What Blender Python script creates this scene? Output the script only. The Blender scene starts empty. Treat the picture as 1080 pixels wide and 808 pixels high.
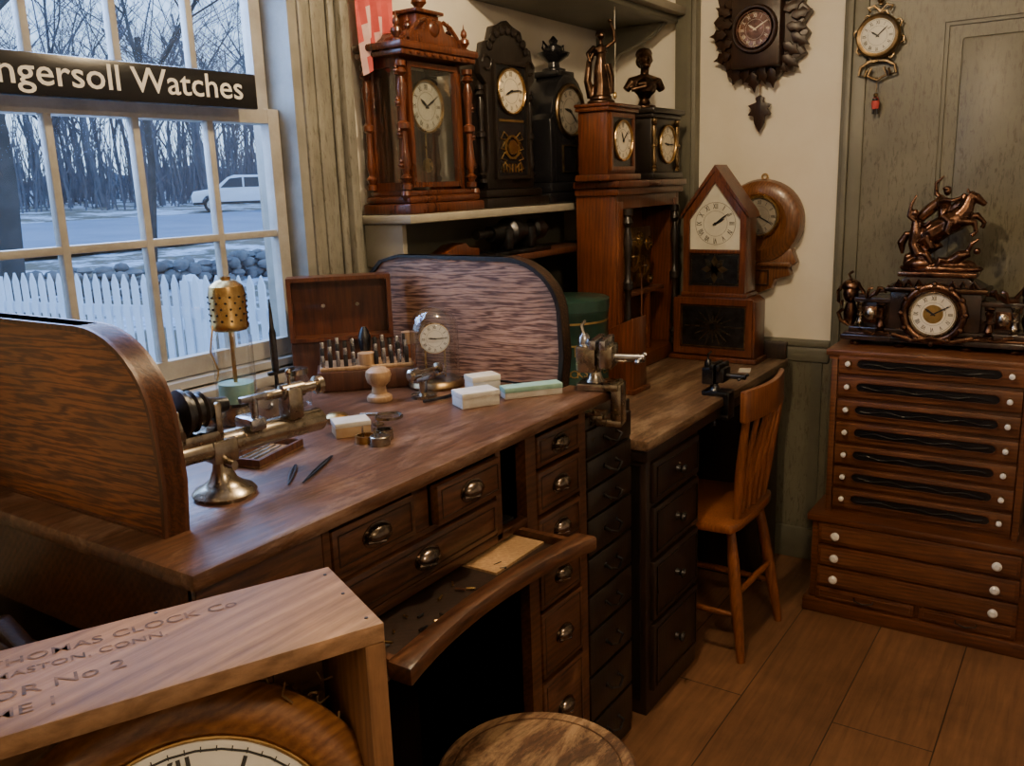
import bpy, bmesh, math, random
from mathutils import Vector, Matrix
random.seed(7)
pi=math.pi
# ------------------------------------------------------------------ materials
def newmat(name):
    m=bpy.data.materials.new(name); m.use_nodes=True
    nt=m.node_tree; return m,nt,nt.nodes,nt.links,nt.nodes["Principled BSDF"]
def ramp(N,stops):
    r=N.new("ShaderNodeValToRGB"); e=r.color_ramp.elements
    while len(e)<len(stops): e.new(.5)
    for i,(p,c) in enumerate(stops):
        e[i].position=p; e[i].color=(c[0],c[1],c[2],1)
    return r
def coords(N,L,scale=(1,1,1)):
    t=N.new("ShaderNodeTexCoord"); mp=N.new("ShaderNodeMapping"); mp.inputs["Scale"].default_value=scale
    L.new(t.outputs["Object"],mp.inputs["Vector"]); return mp.outputs["Vector"]
def noise(N,L,vec,scale,detail=4,rough=.55,dist=0):
    n=N.new("ShaderNodeTexNoise"); n.inputs["Scale"].default_value=scale; n.inputs["Detail"].default_value=detail
    n.inputs["Roughness"].default_value=rough; n.inputs["Distortion"].default_value=dist
    L.new(vec,n.inputs["Vector"]); return n.outputs["Fac"]
def mixc(N,L,f,a,b,mode='MIX'):
    x=N.new("ShaderNodeMix"); x.data_type='RGBA'; x.blend_type=mode
    for s,v in ((x.inputs[0],f),(x.inputs[6],a),(x.inputs[7],b)):
        if hasattr(v,"links"): L.new(v,s)
        elif isinstance(v,(int,float)): s.default_value=v
        else: s.default_value=(v[0],v[1],v[2],1)
    return x.outputs[2]
def bump(N,L,bs,h,st=.2,dist=.01):
    b=N.new("ShaderNodeBump"); b.inputs["Strength"].default_value=st; b.inputs["Distance"].default_value=dist
    L.new(h,b.inputs["Height"]); L.new(b.outputs[0],bs.inputs["Normal"])
def wood(name,c1,c2,ax='X',sc=1.0,rough=.42,wave=.12,wear=None,bm=.25,wsc=40,coat=0,lo=.30,hi=.72,wd=5,k=.62,wds=.6,wt=(.52,.70,.8),st=.07):
    m,nt,N,L,bs=newmat(name)
    c1=tuple(a*k*.85 for a in c1); c2=tuple(a*k for a in c2)
    kk={'X':(st,1,1),'Y':(1,st,1),'Z':(1,1,st)}[ax]
    v=coords(N,L,tuple(a*sc for a in kk))
    n1=noise(N,L,v,90,7,.7,.3)
    w=N.new("ShaderNodeTexWave"); w.wave_type='BANDS'; w.bands_direction='DIAGONAL'
    w.inputs["Scale"].default_value=wsc; w.inputs["Distortion"].default_value=wd; w.inputs["Detail"].default_value=4; w.inputs["Detail Scale"].default_value=wds; w.inputs["Detail Roughness"].default_value=.6
    L.new(v,w.inputs["Vector"])
    f=mixc(N,L,wave,n1,w.outputs["Fac"])
    r=ramp(N,[(lo,c1),(hi,c2)]); L.new(f,r.inputs[0])
    v2=coords(N,L); big=noise(N,L,v2,5,5,.65)
    rb=ramp(N,[(.3,(.58,.56,.54)),(.7,(1.2,1.16,1.1))]); L.new(big,rb.inputs[0])
    c=mixc(N,L,1.0,r.outputs[0],rb.outputs[0],'MULTIPLY')
    if wear:
        wn=noise(N,L,coords(N,L,tuple(max(a,.3)*1.0 for a in kk)),16,9,.78,.4)
        rw=ramp(N,[(wt[0],(0,0,0)),(wt[1],(wt[2],)*3)]); L.new(wn,rw.inputs[0])
        c=mixc(N,L,rw.outputs[0],c,tuple(a*k for a in wear))
    L.new(c,bs.inputs["Base Color"])
    rr=N.new("ShaderNodeMapRange"); rr.inputs[3].default_value=rough-.08; rr.inputs[4].default_value=rough+.15
    L.new(big,rr.inputs[0]); L.new(rr.outputs[0],bs.inputs["Roughness"])
    bs.inputs["Coat Weight"].default_value=coat
    bump(N,L,bs,f,bm,.002); return m
def paint(name,c,c2=None,rough=.6,sc=8,bm=.2,crack=False):
    m,nt,N,L,bs=newmat(name); v=coords(N,L)
    c2=c2 or tuple(x*.8 for x in c)
    n=noise(N,L,v,sc,6,.6); r=ramp(N,[(.35,c2),(.65,c)]); L.new(n,r.inputs[0]); col=r.outputs[0]
    h=noise(N,L,v,sc*12,4)
    if crack:
        vc=coords(N,L,(1,1,.22)); cn=noise(N,L,vc,110,6,.75,.6)
        rc=ramp(N,[(.38,(.55,.53,.47)),(.48,(1,1,1))]); L.new(cn,rc.inputs[0]); col=mixc(N,L,1.0,col,rc.outputs[0],'MULTIPLY'); h=cn
    L.new(col,bs.inputs["Base Color"]); bs.inputs["Roughness"].default_value=rough
    bump(N,L,bs,h,bm,.003); return m
def metal(name,c,rough=.3,c2=None,met=1.0,sc=25):
    m,nt,N,L,bs=newmat(name); v=coords(N,L); n=noise(N,L,v,sc,5,.6)
    r=ramp(N,[(.35,c2 or tuple(x*.55 for x in c)),(.65,c)]); L.new(n,r.inputs[0]); L.new(r.outputs[0],bs.inputs["Base Color"])
    bs.inputs["Metallic"].default_value=met
    rr=N.new("ShaderNodeMapRange"); rr.inputs[3].default_value=rough+.12; rr.inputs[4].default_value=max(.05,rough-.1)
    L.new(n,rr.inputs[0]); L.new(rr.outputs[0],bs.inputs["Roughness"]); bump(N,L,bs,n,.08,.002); return m
def glass(name,tint=(1,1,1),refl=.12):
    m,nt,N,L,bs=newmat(name); N.remove(bs)
    t=N.new("ShaderNodeBsdfTransparent"); t.inputs[0].default_value=(*tint,1)
    g=N.new("ShaderNodeBsdfGlossy"); g.inputs["Roughness"].default_value=.03
    lw=N.new("ShaderNodeLayerWeight"); lw.inputs[0].default_value=.25
    mr=N.new("ShaderNodeMapRange"); mr.inputs[3].default_value=refl*.4; mr.inputs[4].default_value=min(1,refl*5)
    L.new(lw.outputs["Facing"],mr.inputs[0])
    x=N.new("ShaderNodeMixShader"); L.new(mr.outputs[0],x.inputs[0]); L.new(t.outputs[0],x.inputs[1]); L.new(g.outputs[0],x.inputs[2])
    L.new(x.outputs[0],N["Material Output"].inputs[0]); return m

oakL=wood("oak_panel",(.14,.038,.010),(.52,.19,.055),'Y',1.0,.34,.42,wsc=46,coat=.15,wd=16,k=.68,wds=1.1,lo=.26,hi=.74)
oakR=wood("oak_panel_pale",(.16,.065,.036),(.60,.34,.21),'Y',1.0,.42,.42,wsc=52,coat=.1,wd=16,k=.72,wds=1.1,lo=.28,hi=.70)
desktop=wood("desk_top_wood",(.085,.034,.017),(.26,.115,.055),'X',.8,.34,.08,wear=(.46,.29,.20),bm=.4,k=.60,coat=0,wt=(.50,.68,.75))
deskw=wood("desk_wood",(.05,.017,.007),(.23,.085,.03),'X',1,.34,.15,wear=(.32,.13,.05),k=.52,coat=.1)
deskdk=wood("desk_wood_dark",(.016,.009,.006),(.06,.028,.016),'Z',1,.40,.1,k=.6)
blackw=wood("black_wood",(.008,.006,.005),(.035,.025,.019),'Z',1,.28,.1,k=.6)
walnut=wood("walnut",(.06,.014,.005),(.25,.068,.021),'Z',1.2,.26,.12,coat=.3,k=.62)
redwood=wood("red_walnut",(.10,.024,.009),(.32,.095,.03),'Z',1.2,.30,.12,coat=.2,k=.52)
cabw=wood("cabinet_oak",(.13,.042,.016),(.40,.155,.06),'Y',1.2,.36,.12,k=.54)
cabw2=wood("cabinet_oak_deep",(.11,.032,.011),(.34,.115,.038),'Y',1.0,.34,.12,k=.48)
chairw=wood("chair_wood",(.28,.080,.020),(.54,.19,.055),'Z',1.4,.30,.12,coat=.2,k=.60)
cratew=wood("crate_pine",(.30,.155,.075),(.66,.39,.215),'X',.7,.5,.15,bm=.4,k=.70,wear=(.34,.20,.12),wt=(.50,.66,.55))
crated=wood("crate_pine_end",(.28,.125,.045),(.58,.29,.12),'Z',.7,.5,.12,bm=.35,k=.64)
clockoak=wood("honey_oak",(.20,.07,.02),(.50,.22,.072),'X',1.0,.28,.12,wsc=44,coat=.3,k=.66,wd=8)
boxw=wood("box_wood",(.08,.028,.015),(.27,.10,.045),'Z',1.0,.36,.15,k=.6)
palewood=wood("pale_wood",(.38,.21,.10),(.66,.44,.23),'Z',1.2,.4,.1,k=.9)
stoolw=wood("stool_wood",(.05,.024,.013),(.24,.11,.055),'X',1,.5,.1,wear=(.60,.38,.20),bm=.6,k=.75,wt=(.46,.60,.8),st=.3)
wallclockw=wood("wall_clock_oak",(.16,.055,.017),(.42,.17,.055),'Z',1.4,.28,.15,coat=.3,k=.56)
darkcarv=wood("dark_carved",(.014,.007,.004),(.075,.032,.016),'Z',2,.34,.1,k=.7)
deskw2=wood("workbench_top",(.08,.042,.022),(.32,.18,.10),'X',.8,.38,.1,wear=(.52,.37,.23),k=.6,wt=(.48,.66,.85))
plaster=paint("wall_plaster",(.80,.75,.64),(.73,.67,.55),.8,3,.15)
green=paint("green_grey_paint",(.175,.163,.115),(.13,.12,.083),.40,5,.25,crack=True)
greens=paint("green_grey_smooth",(.15,.142,.102),(.11,.105,.075),.45,5,.1)
casing=paint("casing_paint",(.21,.20,.16),(.15,.14,.11),.42,7,.25,crack=True)
sashp=paint("sash_paint",(.40,.38,.33),(.28,.265,.23),.45,12,.2)
jambp=paint("jamb_paint",(.24,.23,.19),(.17,.16,.13),.5,12,.2)
shelfp=paint("shelf_paint",(.38,.35,.27),(.28,.255,.20),.5,6,.1)
ceilm=paint("ceiling_paint",(.6,.55,.47),None,.8,3)
black=paint("black_enamel",(.010,.010,.012),(.006,.006,.007),.25,9,.05)
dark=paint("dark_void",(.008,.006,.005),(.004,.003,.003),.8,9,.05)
ribbon=paint("ribbon_glass",(.030,.027,.028),(.016,.014,.015),.15,9,.0)
inkm=paint("black_ink",(.012,.012,.012),None,.5,30,.02)
fadeink=paint("faded_ink",(.085,.06,.055),(.24,.14,.10),.7,90,.02)
white=paint("white_enamel",(.82,.80,.74),(.74,.72,.66),.4,10,.03)
cream=paint("cream_dial",(.80,.74,.60),(.68,.60,.44),.35,9,.03)
dialw=paint("aged_dial",(.66,.64,.54),(.55,.52,.42),.3,9,.03)
dialgrey=paint("grey_dial",(.30,.27,.22),(.17,.15,.12),.35,9,.05)
knobw=paint("porcelain",(.85,.83,.8),(.8,.78,.74),.15,9,.0)
paper=paint("paper_card",(.66,.64,.58),(.55,.52,.45),.7,30,.05)
cardb=paint("tan_card",(.52,.36,.20),(.42,.28,.15),.7,30,.05)
mint=paint("mint_card",(.30,.50,.40),(.22,.40,.32),.6,30,.05)
tingreen=paint("green_tin",(.018,.055,.038),(.010,.030,.022),.3,12,.05)
gold=metal("gold_lettering",(.75,.50,.18),.35)
brass=metal("brass",(.68,.46,.18),.28,(.36,.21,.07))
abrass=metal("aged_brass",(.36,.25,.12),.33,(.14,.09,.045))
steel=metal("steel",(.55,.55,.56),.25,(.30,.29,.29))
nickel=metal("old_nickel",(.48,.42,.33),.25,(.22,.175,.12))
iron=metal("dark_iron",(.10,.10,.105),.35,(.035,.035,.035))
pullm=metal("bronze_pull",(.26,.20,.16),.24,(.09,.07,.05))
bronze=metal("bronze",(.27,.145,.09),.28,(.06,.03,.02))
bronzed=metal("dark_bronze",(.13,.075,.045),.32,(.035,.022,.014))
fglass=glass("clear_glass",(.96,.97,.97),.14)
wglass=glass("window_glass",(.97,.98,1),.05)
amber=paint("amber_jar",(.30,.10,.03),(.2,.06,.02),.15,9,.0)
redm=paint("red_cloth",(.55,.08,.07),(.42,.055,.05),.8,20,.1)
pinkm=paint("faded_cloth",(.66,.44,.40),(.56,.34,.31),.8,20,.1)
straw=paint("straw",(.26,.15,.06),(.10,.055,.022),.8,30,.3)
marble=paint("black_marble",(.014,.011,.010),(.05,.028,.020),.18,14,.02)
rubber=paint("rubber",(.02,.02,.022),None,.7,9)
carw=paint("car_paint",(.78,.80,.84),(.74,.76,.80),.25,4,0)
carg=paint("car_glass",(.03,.035,.045),None,.5,4,0)
fencew=paint("white_fence",(.80,.82,.86),(.72,.74,.78),.6,6,.05)
stone=paint("field_stone",(.24,.22,.21),(.12,.105,.10),.85,4,.3)
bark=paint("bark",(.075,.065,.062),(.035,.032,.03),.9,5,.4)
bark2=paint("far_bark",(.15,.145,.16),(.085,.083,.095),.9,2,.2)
# ------------------------------------------------------------------ builder
txtcache={}
def text_geo(s,off=0):
    if (s,off) in txtcache: return txtcache[(s,off)]
    c=bpy.data.curves.new("t",'FONT'); c.body=s; c.align_x='CENTER'; c.align_y='CENTER'; c.resolution_u=3; c.offset=off
    o=bpy.data.objects.new("t",c); bpy.context.collection.objects.link(o)
    dg=bpy.context.evaluated_depsgraph_get(); me=bpy.data.meshes.new_from_object(o.evaluated_get(dg))
    g=([v.co.copy() for v in me.vertices],[tuple(p.vertices) for p in me.polygons])
    bpy.data.objects.remove(o); bpy.data.curves.remove(c); bpy.data.meshes.remove(me)
    txtcache[(s,off)]=g; return g
def T(x,y,z): return Matrix.Translation((x,y,z))
def Rm(a,ax): return Matrix.Rotation(math.radians(a),4,ax)
def S(x,y=None,z=None): return Matrix.Diagonal((x,y if y else x,z if z else x,1))
def face(loc,d='-Y',ang=None):
    """local: x right, y up, z toward the viewer"""
    if d=='-Y': c=((1,0,0),(0,0,1),(0,-1,0))
    elif d=='-X': c=((0,-1,0),(0,0,1),(-1,0,0))
    M=Matrix((c[0],c[1],c[2])).transposed().to_4x4()
    if ang: M=Rm(ang,'Z')@M
    M.translation=loc; return M
class B:
    def __init__(s,name,M=None):
        s.name=name; s.M=M or Matrix.Identity(4); s.v=[]; s.f=[]; s.fm=[]; s.mats=[]
    def mi(s,m):
        if m not in s.mats: s.mats.append(m)
        return s.mats.index(m)
    def add(s,vs,fs,mat,X=None):
        k=len(s.v); MM=s.M@X if X is not None else s.M
        s.v+= [MM@Vector(v) for v in vs]; s.f+=[tuple(i+k for i in f) for f in fs]; s.fm+=[s.mi(mat)]*len(fs)
    def box(s,x0,x1,y0,y1,z0,z1,mat,bev=0,X=None):
        if x0>x1:x0,x1=x1,x0
        if y0>y1:y0,y1=y1,y0
        if z0>z1:z0,z1=z1,z0
        V=[(x0,y0,z0),(x1,y0,z0),(x1,y1,z0),(x0,y1,z0),(x0,y0,z1),(x1,y0,z1),(x1,y1,z1),(x0,y1,z1)]
        F=[(0,3,2,1),(4,5,6,7),(0,1,5,4),(1,2,6,5),(2,3,7,6),(3,0,4,7)]
        if bev: V,F=s.bevel(V,F,bev)
        s.add(V,F,mat,X)
    def bevel(s,V,F,bev):
        bm=bmesh.new(); vs=[bm.verts.new(v) for v in V]
        for f in F: bm.faces.new([vs[i] for i in f])
        bmesh.ops.recalc_face_normals(bm,faces=bm.faces)
        es=[e for e in bm.edges if len(e.link_faces)==2 and e.calc_face_angle(0)>.5]
        bmesh.ops.bevel(bm,geom=es,offset=bev,segments=2,affect='EDGES',profile=.5)
        bm.verts.index_update(); V=[v.co.copy() for v in bm.verts]; F=[tuple(v.index for v in f.verts) for f in bm.faces]; bm.free(); return V,F
    def prism(s,pts,ax,a,b,mat,bev=0,X=None):
        n=len(pts)
        def mk(p,d): return {'X':(d,p[0],p[1]),'Y':(p[0],d,p[1]),'Z':(p[0],p[1],d)}[ax]
        V=[mk(p,a) for p in pts]+[mk(p,b) for p in pts]
        F=[tuple(range(n)),tuple(range(2*n-1,n-1,-1))]+[(i,(i+1)%n,(i+1)%n+n,i+n) for i in range(n)]
        if bev: V,F=s.bevel(V,F,bev)
        s.add(V,F,mat,X)
    def frame(s,outer,inner,ax,a,b,mat,X=None):
        n=len(outer)
        def mk(p,d): return {'X':(d,p[0],p[1]),'Y':(p[0],d,p[1]),'Z':(p[0],p[1],d)}[ax]
        V=[mk(p,a) for p in outer]+[mk(p,a) for p in inner]+[mk(p,b) for p in outer]+[mk(p,b) for p in inner]
        F=[]
        for i in range(n):
            j=(i+1)%n
            F+=[(i,j,n+j,n+i),(2*n+i,3*n+i,3*n+j,2*n+j),(i,2*n+i,2*n+j,j),(n+i,n+j,3*n+j,3*n+i)]
        s.add(V,F,mat,X)
    def rframe(s,x0,x1,y0,y1,w,z0,z1,mat,ax='Z',X=None):
        s.frame([(x0,y0),(x1,y0),(x1,y1),(x0,y1)],[(x0+w,y0+w),(x1-w,y0+w),(x1-w,y1-w),(x0+w,y1-w)],ax,z0,z1,mat,X)
    def rev(s,prof,c,mat,ax='Z',seg=24,X=None):
        V=[];F=[];n=len(prof)
        for r,h in prof:
            r=max(r,1e-5)
            for k in range(seg):
                a=2*pi*k/seg; x,y=r*math.cos(a),r*math.sin(a)
                q={'Z':(x,y,h),'Y':(x,h,y),'X':(h,x,y)}[ax]; V.append((c[0]+q[0],c[1]+q[1],c[2]+q[2]))
        for i in range(n-1):
            for k in range(seg):
                j=(k+1)%seg; F.append((i*seg+k,i*seg+j,(i+1)*seg+j,(i+1)*seg+k))
        F.append(tuple(range(seg))); F.append(tuple(range((n-1)*seg,n*seg)))
        s.add(V,F,mat,X)
    def ring(s,c,r0,r1,z0,z1,mat,ax='Z',seg=32,X=None,round_=False):
        prof=[(r0,z0),(r1,z0),(r1,z1),(r0,z1)] if not round_ else [((r0+r1)/2+(r1-r0)/2*math.cos(t),(z0+z1)/2+(z1-z0)/2*math.sin(t)) for t in [2*pi*i/10 for i in range(10)]]
        V=[];F=[];n=len(prof)
        for r,h in prof:
            for k in range(seg):
                a=2*pi*k/seg; x,y=r*math.cos(a),r*math.sin(a)
                q={'Z':(x,y,h),'Y':(x,h,y),'X':(h,x,y)}[ax]; V.append((c[0]+q[0],c[1]+q[1],c[2]+q[2]))
        for i in range(n):
            ii=(i+1)%n
            for k in range(seg):
                j=(k+1)%seg; F.append((i*seg+k,i*seg+j,ii*seg+j,ii*seg+k))
        s.add(V,F,mat,X)
    def cyl(s,c,r,h0,h1,mat,ax='Z',seg=20,X=None): s.rev([(r,h0),(r,h1)],c,mat,ax,seg,X)
    def ball(s,c,r,mat,seg=14,X=None):
        if not hasattr(r,"__len__"): r=(r,r,r)
        V=[];F=[];n=seg//2+1
        for i in range(n):
            t=pi*i/(n-1)
            for k in range(seg):
                a=2*pi*k/seg; V.append((c[0]+r[0]*max(math.sin(t),1e-4)*math.cos(a),c[1]+r[1]*max(math.sin(t),1e-4)*math.sin(a),c[2]+r[2]*math.cos(t)))
        for i in range(n-1):
            for k in range(seg):
                j=(k+1)%seg; F.append((i*seg+k,i*seg+j,(i+1)*seg+j,(i+1)*seg+k))
        F.append(tuple(range(seg))); F.append(tuple(range((n-1)*seg,n*seg)))
        s.add(V,F,mat,X)
    def tube(s,pts,r,mat,seg=8,X=None,flat=1.0):
        pts=[Vector(p) for p in pts]; n=len(pts); rs=r if hasattr(r,"__len__") else [r]*n
        V=[];F=[]; d0=(pts[1]-pts[0]).normalized(); ref=Vector((0,0,1)) if abs(d0.z)<.9 else Vector((1,0,0))
        u=d0.cross(ref).normalized()
        for i,p in enumerate(pts):
            d=(pts[min(i+1,n-1)]-pts[max(i-1,0)])
            d=d.normalized() if d.length>1e-9 else d0
            u=(u-d*u.dot(d)); u=u.normalized() if u.length>1e-6 else d.orthogonal().normalized()
            w=d.cross(u)
            for k in range(seg):
                a=2*pi*k/seg; V.append(tuple(p+(u*math.cos(a)+w*math.sin(a)*flat)*rs[i]))
        for i in range(n-1):
            for k in range(seg):
                j=(k+1)%seg; F.append((i*seg+k,i*seg+j,(i+1)*seg+j,(i+1)*seg+k))
        F.append(tuple(range(seg))); F.append(tuple(range((n-1)*seg,n*seg)))
        s.add(V,F,mat,X)
    def text(s,t,X,size,mat,off=0):
        V,F=text_geo(t,off); s.add(V,F,mat,X@S(size))
    def dial(s,c,R,face_m,h=10,mn=10,bez=None,bw=.1,num=True,z=.004,ns=.2,ink=None,hw=1.0):
        ink=ink or inkm; x,y,zz=c
        s.rev([(R,0),(R,z)],(x,y,zz),face_m,'Z',36)
        if bez: s.ring((x,y,zz),R*(1-.02),R*(1+bw),0,z+R*.12,bez,'Z',36,round_=True)
        e=z+.0006+R*.002
        if num:
            for i,t in enumerate(["XII","I","II","III","IV","V","VI","VII","VIII","IX","X","XI"]):
                a=-i*30
                s.text(t,T(x,y,zz+e)@Rm(a,'Z')@T(0,R*.76,0)@S(.72,1.25,1),R*ns*1.25,ink,.012)
            s.ring((x,y,zz),R*.935,R*.95,e-.0004,e,ink,'Z',36); s.ring((x,y,zz),R*.56,R*.57,e-.0004,e,ink,'Z',36)
        for a,l,w in ((-(h+mn/60)*30,.5,.035),(-mn*6,.8,.025)):
            X=T(x,y,zz+e+.0015)@Rm(a,'Z')
            w*=hw
            s.prism([(-R*w,-R*.12),(R*w,-R*.12),(R*w*1.6,R*l*.6),(0,R*l),(-R*w*1.6,R*l*.6)],'Z',0,.001,ink,0,X)
        s.cyl((x,y,zz),R*.06,e,e+.004,ink)
    def done(s,remesh=0,smooth=True,parent=None,ang=38,sub=0):
        me=bpy.data.meshes.new(s.name); me.from_pydata([tuple(v) for v in s.v],[],s.f)
        for m in s.mats: me.materials.append(m)
        me.polygons.foreach_set("material_index",s.fm)
        bm=bmesh.new(); bm.from_mesh(me); bmesh.ops.recalc_face_normals(bm,faces=bm.faces); bm.to_mesh(me); bm.free()
        if smooth:
            me.polygons.foreach_set("use_smooth",[True]*len(me.polygons))
            try: me.set_sharp_from_angle(angle=math.radians(ang))
            except Exception: pass
        me.update()
        o=bpy.data.objects.new(s.name,me); bpy.context.collection.objects.link(o)
        if remesh:
            r=o.modifiers.new("remesh",'REMESH'); r.mode='VOXEL'; r.voxel_size=remesh; r.use_smooth_shade=True
            sm=o.modifiers.new("smooth",'SMOOTH'); sm.factor=.5; sm.iterations=2
        return o
def turned(h,r):
    pr=[(0,1),(.04,1),(.05,.6),(.09,1.1),(.12,.5),(.2,.95),(.3,.7),(.4,.55),(.46,.6),(.48,1.1),(.52,1.1),(.54,.6),(.6,.55),(.7,.7),(.8,.95),(.88,.5),(.91,1.1),(.95,.6),(.96,1),(1,1)]
    return [(r*b,h*a) for a,b in pr]
def finial(r,h): return [(r*.9,0),(r*.9,h*.06),(r*.4,h*.12),(r*1.0,h*.3),(r*.9,h*.42),(r*.35,h*.5),(r*.6,h*.6),(r*.5,h*.72),(r*.15,h*.82),(r*.02,h)]
# ------------------------------------------------------------------ room
XB=3.38; YW=1.76; XN=-1.8; YS=-2.4; HC=2.5
m,nt,N,L,bs=newmat("floor_planks")
v=coords(N,L); br=N.new("ShaderNodeTexBrick"); L.new(v,br.inputs["Vector"])
br.offset=.37; br.inputs["Scale"].default_value=1; br.inputs["Brick Width"].default_value=2.3; br.inputs["Row Height"].default_value=.26
br.inputs["Mortar Size"].default_value=.0022; br.inputs["Mortar Smooth"].default_value=.3
br.inputs["Color1"].default_value=(.205,.098,.045,1); br.inputs["Color2"].default_value=(.15,.070,.032,1); br.inputs["Mortar"].default_value=(.025,.012,.007,1)
vn=coords(N,L,(.06,1,1)); n1=noise(N,L,vn,60,7,.65,.5); r=ramp(N,[(.3,(.68,.66,.64)),(.7,(1.2,1.2,1.2))]); L.new(n1,r.inputs[0])
n2=noise(N,L,v,3,6,.7); r2=ramp(N,[(.3,(.66,.66,.66)),(.7,(1.2,1.2,1.2))]); L.new(n2,r2.inputs[0])
c=mixc(N,L,1,br.outputs["Color"],r.outputs[0],'MULTIPLY'); c=mixc(N,L,1,c,r2.outputs[0],'MULTIPLY'); L.new(c,bs.inputs["Base Color"])
bs.inputs["Roughness"].default_value=.45; bump(N,L,bs,n1,.15,.002)
b=B("floor"); b.box(XN-.1,XB+.1,YS-.1,YW+.1,-.1,0,m); b.done()
b=B("ceiling"); b.box(XN-.1,XB+.1,YS-.1,YW+.12,HC,HC+.1,ceilm); b.done()
b=B("wall_back"); b.box(XB,XB+.1,YS-.1,YW+.12,0,HC,plaster); b.done()
b=B("wall_right"); b.box(XN-.1,XB,YS-.1,YS,0,HC,plaster); b.done()
b=B("wall_near"); b.box(XN-.1,XN,YS,YW+.12,0,HC,plaster); b.done()
WX0,WX1,WZ0,WZ1=.80,1.63,1.06,2.33
b=B("wall_left")
b.box(XN,WX0,YW,YW+.12,0,HC,plaster); b.box(WX1,XB,YW,YW+.12,0,HC,plaster); b.box(WX0,WX1,YW,YW+.12,0,WZ0,plaster); b.box(WX0,WX1,YW,YW+.12,WZ1,HC,plaster); b.done()
b=B("window_1")
def sash(z0,z1,y0,y1,rows):
    xr=WX1-.012
    b.box(WX0+.01,WX0+.045,y0,y1,z0,z1,sashp); b.box(xr-.035,xr,y0,y1,z0,z1,sashp)
    b.box(WX0+.012,xr-.002,y0+.001,y1-.001,z0+.001,z0+.045,sashp); b.box(WX0+.012,xr-.002,y0+.001,y1-.001,z1-.035,z1-.001,sashp)
    n=4
    for i in range(1,n):
        x=WX0+.02+(WX1-WX0-.045)*i/n; b.box(x-.009,x+.009,y0+.003,y1-.003,z0+.004,z1-.004,sashp,.003)
    for i in range(1,rows):
        z=z0+.03+(z1-z0-.05)*i/rows; b.box(WX0+.014,xr-.004,y0+.0042,y1-.0042,z-.009,z+.009,sashp,.003)
    b.box(WX0+.03,xr-.02,(y0+y1)/2-.001,(y0+y1)/2+.001,z0+.03,z1-.03,wglass)
sash(1.080,1.705,YW+.03,YW+.06,2); sash(1.67,2.31,YW+.065,YW+.095,2)
b.box(WX0-.02,WX0+.008,YW-.01,YW+.13,WZ0,WZ1,jambp); b.box(WX1-.010,WX1+.02,YW-.03,YW+.13,WZ0,WZ1,jambp)
b.box(WX0+.001,WX1-.011,YW+.0,YW+.14,WZ0-.005,WZ0+.018,sashp)
b.box(WX0+.001,WX1-.011,YW+.001,YW+.12,WZ1-.02,WZ1+.005,sashp)
b.done()
b=B("trim_1")
def reed(x0,x1):
    b.box(x0,x1,YW-.018,YW-.001,.0,HC,casing)
    b.box(x0+.002,x0+.026,YW-.034,YW-.018,0,HC,casing,.006); b.box(x1-.035,x1-.001,YW-.050,YW-.018,0,HC,casing,.008); b.box(x1-.06,x1-.035,YW-.032,YW-.018,0,HC,casing,.008)
    b.box(x0+.055,x1-.085,YW-.024,YW-.018,0,HC,casing,.003)
reed(WX1+.021,WX1+.19); reed(WX0-.19,WX0-.021)
b.box(WX0-.03,WX1+.02,YW-.045,YW+.03,WZ0-.035,WZ0-.006,sashp,.006)
b.done()
b=B("trim_2"); b.box(XB-.05,XB-.001,1.37,1.455,0,HC,greens,.004); b.box(XB-.062,XB-.05,1.385,1.40,0,HC,greens); b.done()
b=B("trim_3")
b.box(XB-.03,XB-.001,.755,.835,0,2.2,greens,.004); b.box(XB-.045,XB-.03,.80,.825,0,2.2,greens,.006); b.box(XB-.03,XB-.001,-.2,.835,2.2,2.3,greens,.004); b.box(XB-.03,XB-.001,-.28,-.2,0,2.3,greens,.004); b.done()
b=B("door_1")
b.box(XB-.02,XB-.001,-.2,.755,0,2.2,green)
for (a,c_) in ((.10,.535),(-.17,.04)):
    for z0,z1 in ((.15,.80),(1.0,1.99)):
        b.rframe(a,c_,z0,z1,.022,XB-.034,XB-.019,green,'X'); b.rframe(a+.022,c_-.022,z0+.022,z1-.022,.012,XB-.028,XB-.019,greens,'X')
        b.box(XB-.030,XB-.019,a+.075,c_-.075,z0+.075,z1-.075,green,.008)
b.done()
b=B("wainscot_panel"); b.box(XB-.02,XB-.001,.835,1.37,0,.87,green); b.box(XB-.035,XB-.001,.835,1.37,.86,.885,greens,.005); b.box(XB-.03,XB-.001,.835,1.37,.80,.86,greens,.01)
b.box(XB-.028,XB-.02,.86,.90,.16,.8,greens); b.done()
b=B("baseboard_back"); b.box(XB-.035,XB-.02,.835,1.37,0,.13,greens,.005); b.done()
b=B("wainscot_panel"); b.box(WX1+.192,XB-.05,YW-.02,YW-.001,0,1.40,greens); b.done()
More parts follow.
